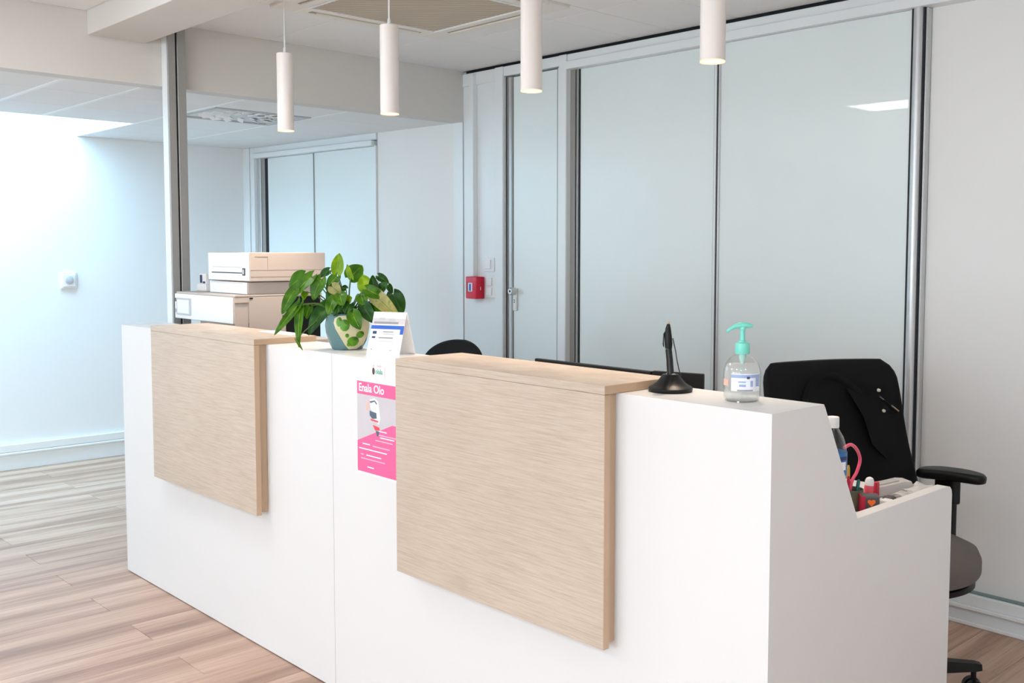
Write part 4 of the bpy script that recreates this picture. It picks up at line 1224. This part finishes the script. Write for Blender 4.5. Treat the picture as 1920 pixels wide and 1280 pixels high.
# ================================================================== DESK-END CLUTTER
ZW = .7905
wb = thing('water_bottle', 'clear water bottle with blue label and white cap on the desk', 'bottle', (3.280, .452, ZW))
bm = bm_new(); add_lathe(bm, [(.028, .001), (.034, .006), (.035, .025), (.0335, .040), (.035, .055), (.0352, .150), (.033, .168), (.026, .190), (.018, .203), (.0135, .212), (.0135, .218)], n=32, cap=False); obj('bottle', bm, 'clear', wb, smooth=True, angle=2)
bm = bm_new(); add_lathe(bm, [(0, .002), (.032, .006), (.0335, .08), (.0338, .135), (0, .135)], n=28); obj('water', bm, 'water', wb, smooth=True)
bm = bm_new(); add_lathe(bm, [(.0356, .098), (.0358, .154)], n=32, cap=False); wl = obj('label', bm, 'water_label', wb, smooth=True, angle=2)
a_c = math.atan2(-.7085, .7057)
for a0, a1, z0, z1, mt in ((.1, .85, .112, .132, 'whiteprint'), (.0, 1.0, .136, .145, 'navy')):
    bm = bm_new(); add_lathe(bm, [(.0361, z0), (.0361, z1)], (0, 0, 0), 8, a_c + a0, a_c + a1, cap=False); obj('label_print', bm, mt, wl, smooth=True)
bm = bm_new(); add_lathe(bm, [(0, .212), (.0150, .212), (.0154, .216), (.0150, .236), (.0140, .238), (0, .238)], n=28); obj('cap', bm, 'white_plastic', wb, smooth=True)

pc = thing('pen_cup', 'olive pen cup tucked behind the desk end panel', 'pen cup', (3.290, .528, ZW))
bm = bm_new(); add_lathe(bm, [(0, 0), (.026, 0), (.028, .002), (.030, .050), (.028, .050), (.0255, .004), (0, .004)], n=28); obj('cup', bm, 'olive', pc, smooth=True)
def smooth_path(pts, k=5):
    out = []
    P_ = [Vector(p) for p in pts]
    for i in range(len(P_) - 1):
        a, b_, c, d = P_[max(0, i - 1)], P_[i], P_[i + 1], P_[min(len(P_) - 1, i + 2)]
        for j in range(k):
            t = j / k
            out.append(.5 * ((2 * b_) + (c - a) * t + (2 * a - 5 * b_ + 4 * c - d) * t * t + (3 * b_ - a - 3 * c + d) * t ** 3))
    return out + [P_[-1]]
bm = bm_new(); add_tube(bm, smooth_path([(3.288, .522, .797), (3.290, .528, .855), (3.290, .552, .878), (3.290, .567, .907), (3.290, .552, .934), (3.290, .522, .952), (3.290, .490, .948)]), .0042, 10)
tag(obj('scissors_handle', bm, 'pinkgloss', smooth=True), 'curved pink plastic handle looping up behind the water bottle', 'scissors')
for lab, p, q, r_, mt in (('teal pen leaning in the olive cup', (3.296, .534, .797), (3.300, .546, .862), .0045, 'teal'), ('red pen leaning in the olive cup', (3.284, .522, .797), (3.284, .524, .872), .004, 'crimson'), ('ochre pen leaning in the olive cup', (3.280, .532, .797), (3.276, .536, .896), .004, 'yellow')):
    bm = bm_new(); P_, Q_ = Vector(p), Vector(q)
    add_tube(bm, [P_, P_.lerp(Q_, .1), P_.lerp(Q_, .92), Q_], [r_ * .4, r_, r_, r_ * .6], 10)
    tag(obj('marker_pen', bm, mt, smooth=True), lab, 'pen', 'pens in the olive cup')

bx = thing('heart_box', 'small dark box with crimson edge and orange heart', 'box', (3.345, .520, ZW), math.radians(38))
boxobj('box_body', (-.022, .022, -.018, .018, 0, .046), 'charcoal', bx, bev=.004, seg=2)
boxobj('box_edge', (-.0235, -.0222, -.0175, .0175, .001, .045), 'crimson', bx)
boxobj('box_edge', (-.0228, -.012, -.0198, -.0183, .001, .045), 'crimson', bx, bev=.0004)
hp = []
for k in range(24):
    a = 2 * PI * k / 24
    hp.append((.0006 * 16 * math.sin(a) ** 3 + .002, .030 + .0006 * (13 * math.cos(a) - 5 * math.cos(2 * a) - 2 * math.cos(3 * a) - math.cos(4 * a))))
bm = bm_new(); add_prism(bm, hp, 'y', -.0202, -.0184); obj('heart_print', bm, 'orange', bx)
mk = thing('highlighter', 'coral pink highlighter with white end standing upright', 'highlighter', (3.300, .590, ZW))
bm = bm_new(); add_tube(bm, [(0, 0, 0), (0, 0, .004), (.002, .003, .046), (.0025, .0035, .050)], [.009, .0115, .0115, .011], 18); obj('barrel', bm, 'coral', mk, smooth=True)
bm = bm_new(); add_tube(bm, [(.0025, .0035, .0502), (.003, .004, .062), (.0034, .0042, .068), (.0035, .0042, .071)], [.0112, .0112, .0085, .003], 18); obj('cap', bm, 'white_plastic', mk, smooth=True)
tag(boxobj('eraser', (3.340, 3.366, .572, .604, ZW, .814), 'white_plastic', bev=.004, seg=2), 'small white block beside the heart box', 'eraser')
tag(boxobj('lighter', (3.284, 3.296, .640, .660, ZW, .838), 'crimson', bev=.003, seg=2), 'dark red lighter standing left of the grey phone', 'lighter')
hs = thing('phone_handset', 'light grey curved phone lying on the desk corner', 'phone', (3.282, .735, ZW), math.radians(60))
bm = bm_new()
add_prism(bm, [(-.060, 0), (.060, 0), (.062, .020), (.052, .036), (.03, .038), (-.015, .031), (-.055, .026), (-.062, .014)], 'y', -.026, .026, bev=.004); obj('phone_body', bm, 'handset', hs, smooth=True)
bm = bm_new(); add_prism(bm, [(-.045, .0280), (-.015, .0316), (.02, .0367), (.02, .0385), (-.015, .0335), (-.045, .0300)], 'y', -.015, .015); obj('keypad', bm, 'grey_plastic', hs)
tag(boxobj('stapler', (3.322, 3.350, .622, .650, ZW, .812), 'charcoal', bev=.006, seg=3, smooth=True), 'small dark charcoal stapler before the papers', 'stapler')
tag(boxobj('note_block', (3.325, 3.378, .668, .812, ZW, .803), 'paper_grey', bev=.002), 'pale block of notes under the loose papers', 'notepad')
for i, (xx, yy, rz, lab) in enumerate([(3.352, .690, .12, 'loose printed paper nearest the dark stapler'), (3.350, .760, -.08, 'loose cream paper at the worktop edge')]):
    bm = bm_new()
    add_grid(bm, lambda u, v: Vector(((u - .5) * .05, (v - .5) * .07, .006 + .005 * math.sin(5 * u + 2 * i) * math.cos(4.4 * v + i) + .010 * v * i)), 10, 10)
    bmesh.ops.solidify(bm, geom=bm.faces[:], thickness=.001)
    o = obj('paper_note', bm, 'paper', smooth=True); o.location = (xx, yy, .8045); o.rotation_euler = (0, 0, rz)
    tag(o, lab, 'paper')
    if i == 0:
        for k in range(3):
            bm = bm_new(); add_box(bm, -.018 + .004 * k, .014, -.02 + .014 * k, -.017 + .014 * k, .0125, .0130); obj('printed_line', bm, 'greyprint', o)

# ================================================================== WALL FITTINGS
al = thing('fire_alarm', 'red manual fire alarm box on the white partition', 'fire alarm', (-.044, YB, 1.217))
boxobj('alarm_body', (-.05, .05, -.064, -.0005, -.064, .064), 'red', al, bev=.006, seg=3, smooth=True)
boxobj('alarm_window', (-.024, .016, -.0665, -.0645, -.022, .028), 'label', al, bev=.001)
boxobj('window_rim', (-.030, -.0245, -.0668, -.0645, -.026, .032), 'charcoal', al)
boxobj('window_print', (-.012, .004, -.0672, -.0667, -.018, .022), 'blue', al)
boxobj('alarm_keyhole', (.0505, .052, -.036, -.030, -.014, .006), 'pinkpale', al)
tr = tag(boxobj('cable_trunking', (-.092, -.058, YB - .034, YB - .0005, 1.2815, 2.446), 'white_alu', bev=.003, seg=2), 'white vertical cable trunking above the red alarm box', 'cable trunking')
def switch(label, x0, x1, z0, z1, rockers):
    t = thing('light_switch', label, 'light switch', ((x0 + x1) / 2, YB, (z0 + z1) / 2), 0, 'white switches beside the hinged door')
    hx, hz = (x1 - x0) / 2, (z1 - z0) / 2
    boxobj('switch_plate', (-hx, hx, -.010, -.0005, -hz, hz), 'white_plastic', t, bev=.003, seg=2)
    for a, b_ in rockers:
        boxobj('rocker', (-hx + .012, hx - .026, -.018, -.0102, a, b_), 'white_plastic', t, bev=.003, seg=2)
switch('upper white light switch above the socket plate', .010, .100, 1.312, 1.390, [(-.026, .028)])
switch('lower tall white switch plate beside the red alarm box', .022, .110, 1.160, 1.290, [(-.05, -.004), (.004, .05)])
th_ = thing('thermostat', 'square white control with round dial on the left wall', 'thermostat', (XL, .652, 1.222))
boxobj('plate', (.0005, .016, -.052, .052, -.055, .055), 'white_plastic', th_, bev=.005, seg=2)
boxobj('inner_plate', (.0162, .024, -.040, .040, -.042, .042), 'white_plastic', th_, bev=.004, seg=2)
bm = bm_new(); add_tube(bm, [(.0242, 0, .004), (.030, 0, .004), (.032, 0, .004)], [.027, .027, .024], 28); obj('dial', bm, 'palegrey', th_, smooth=True)
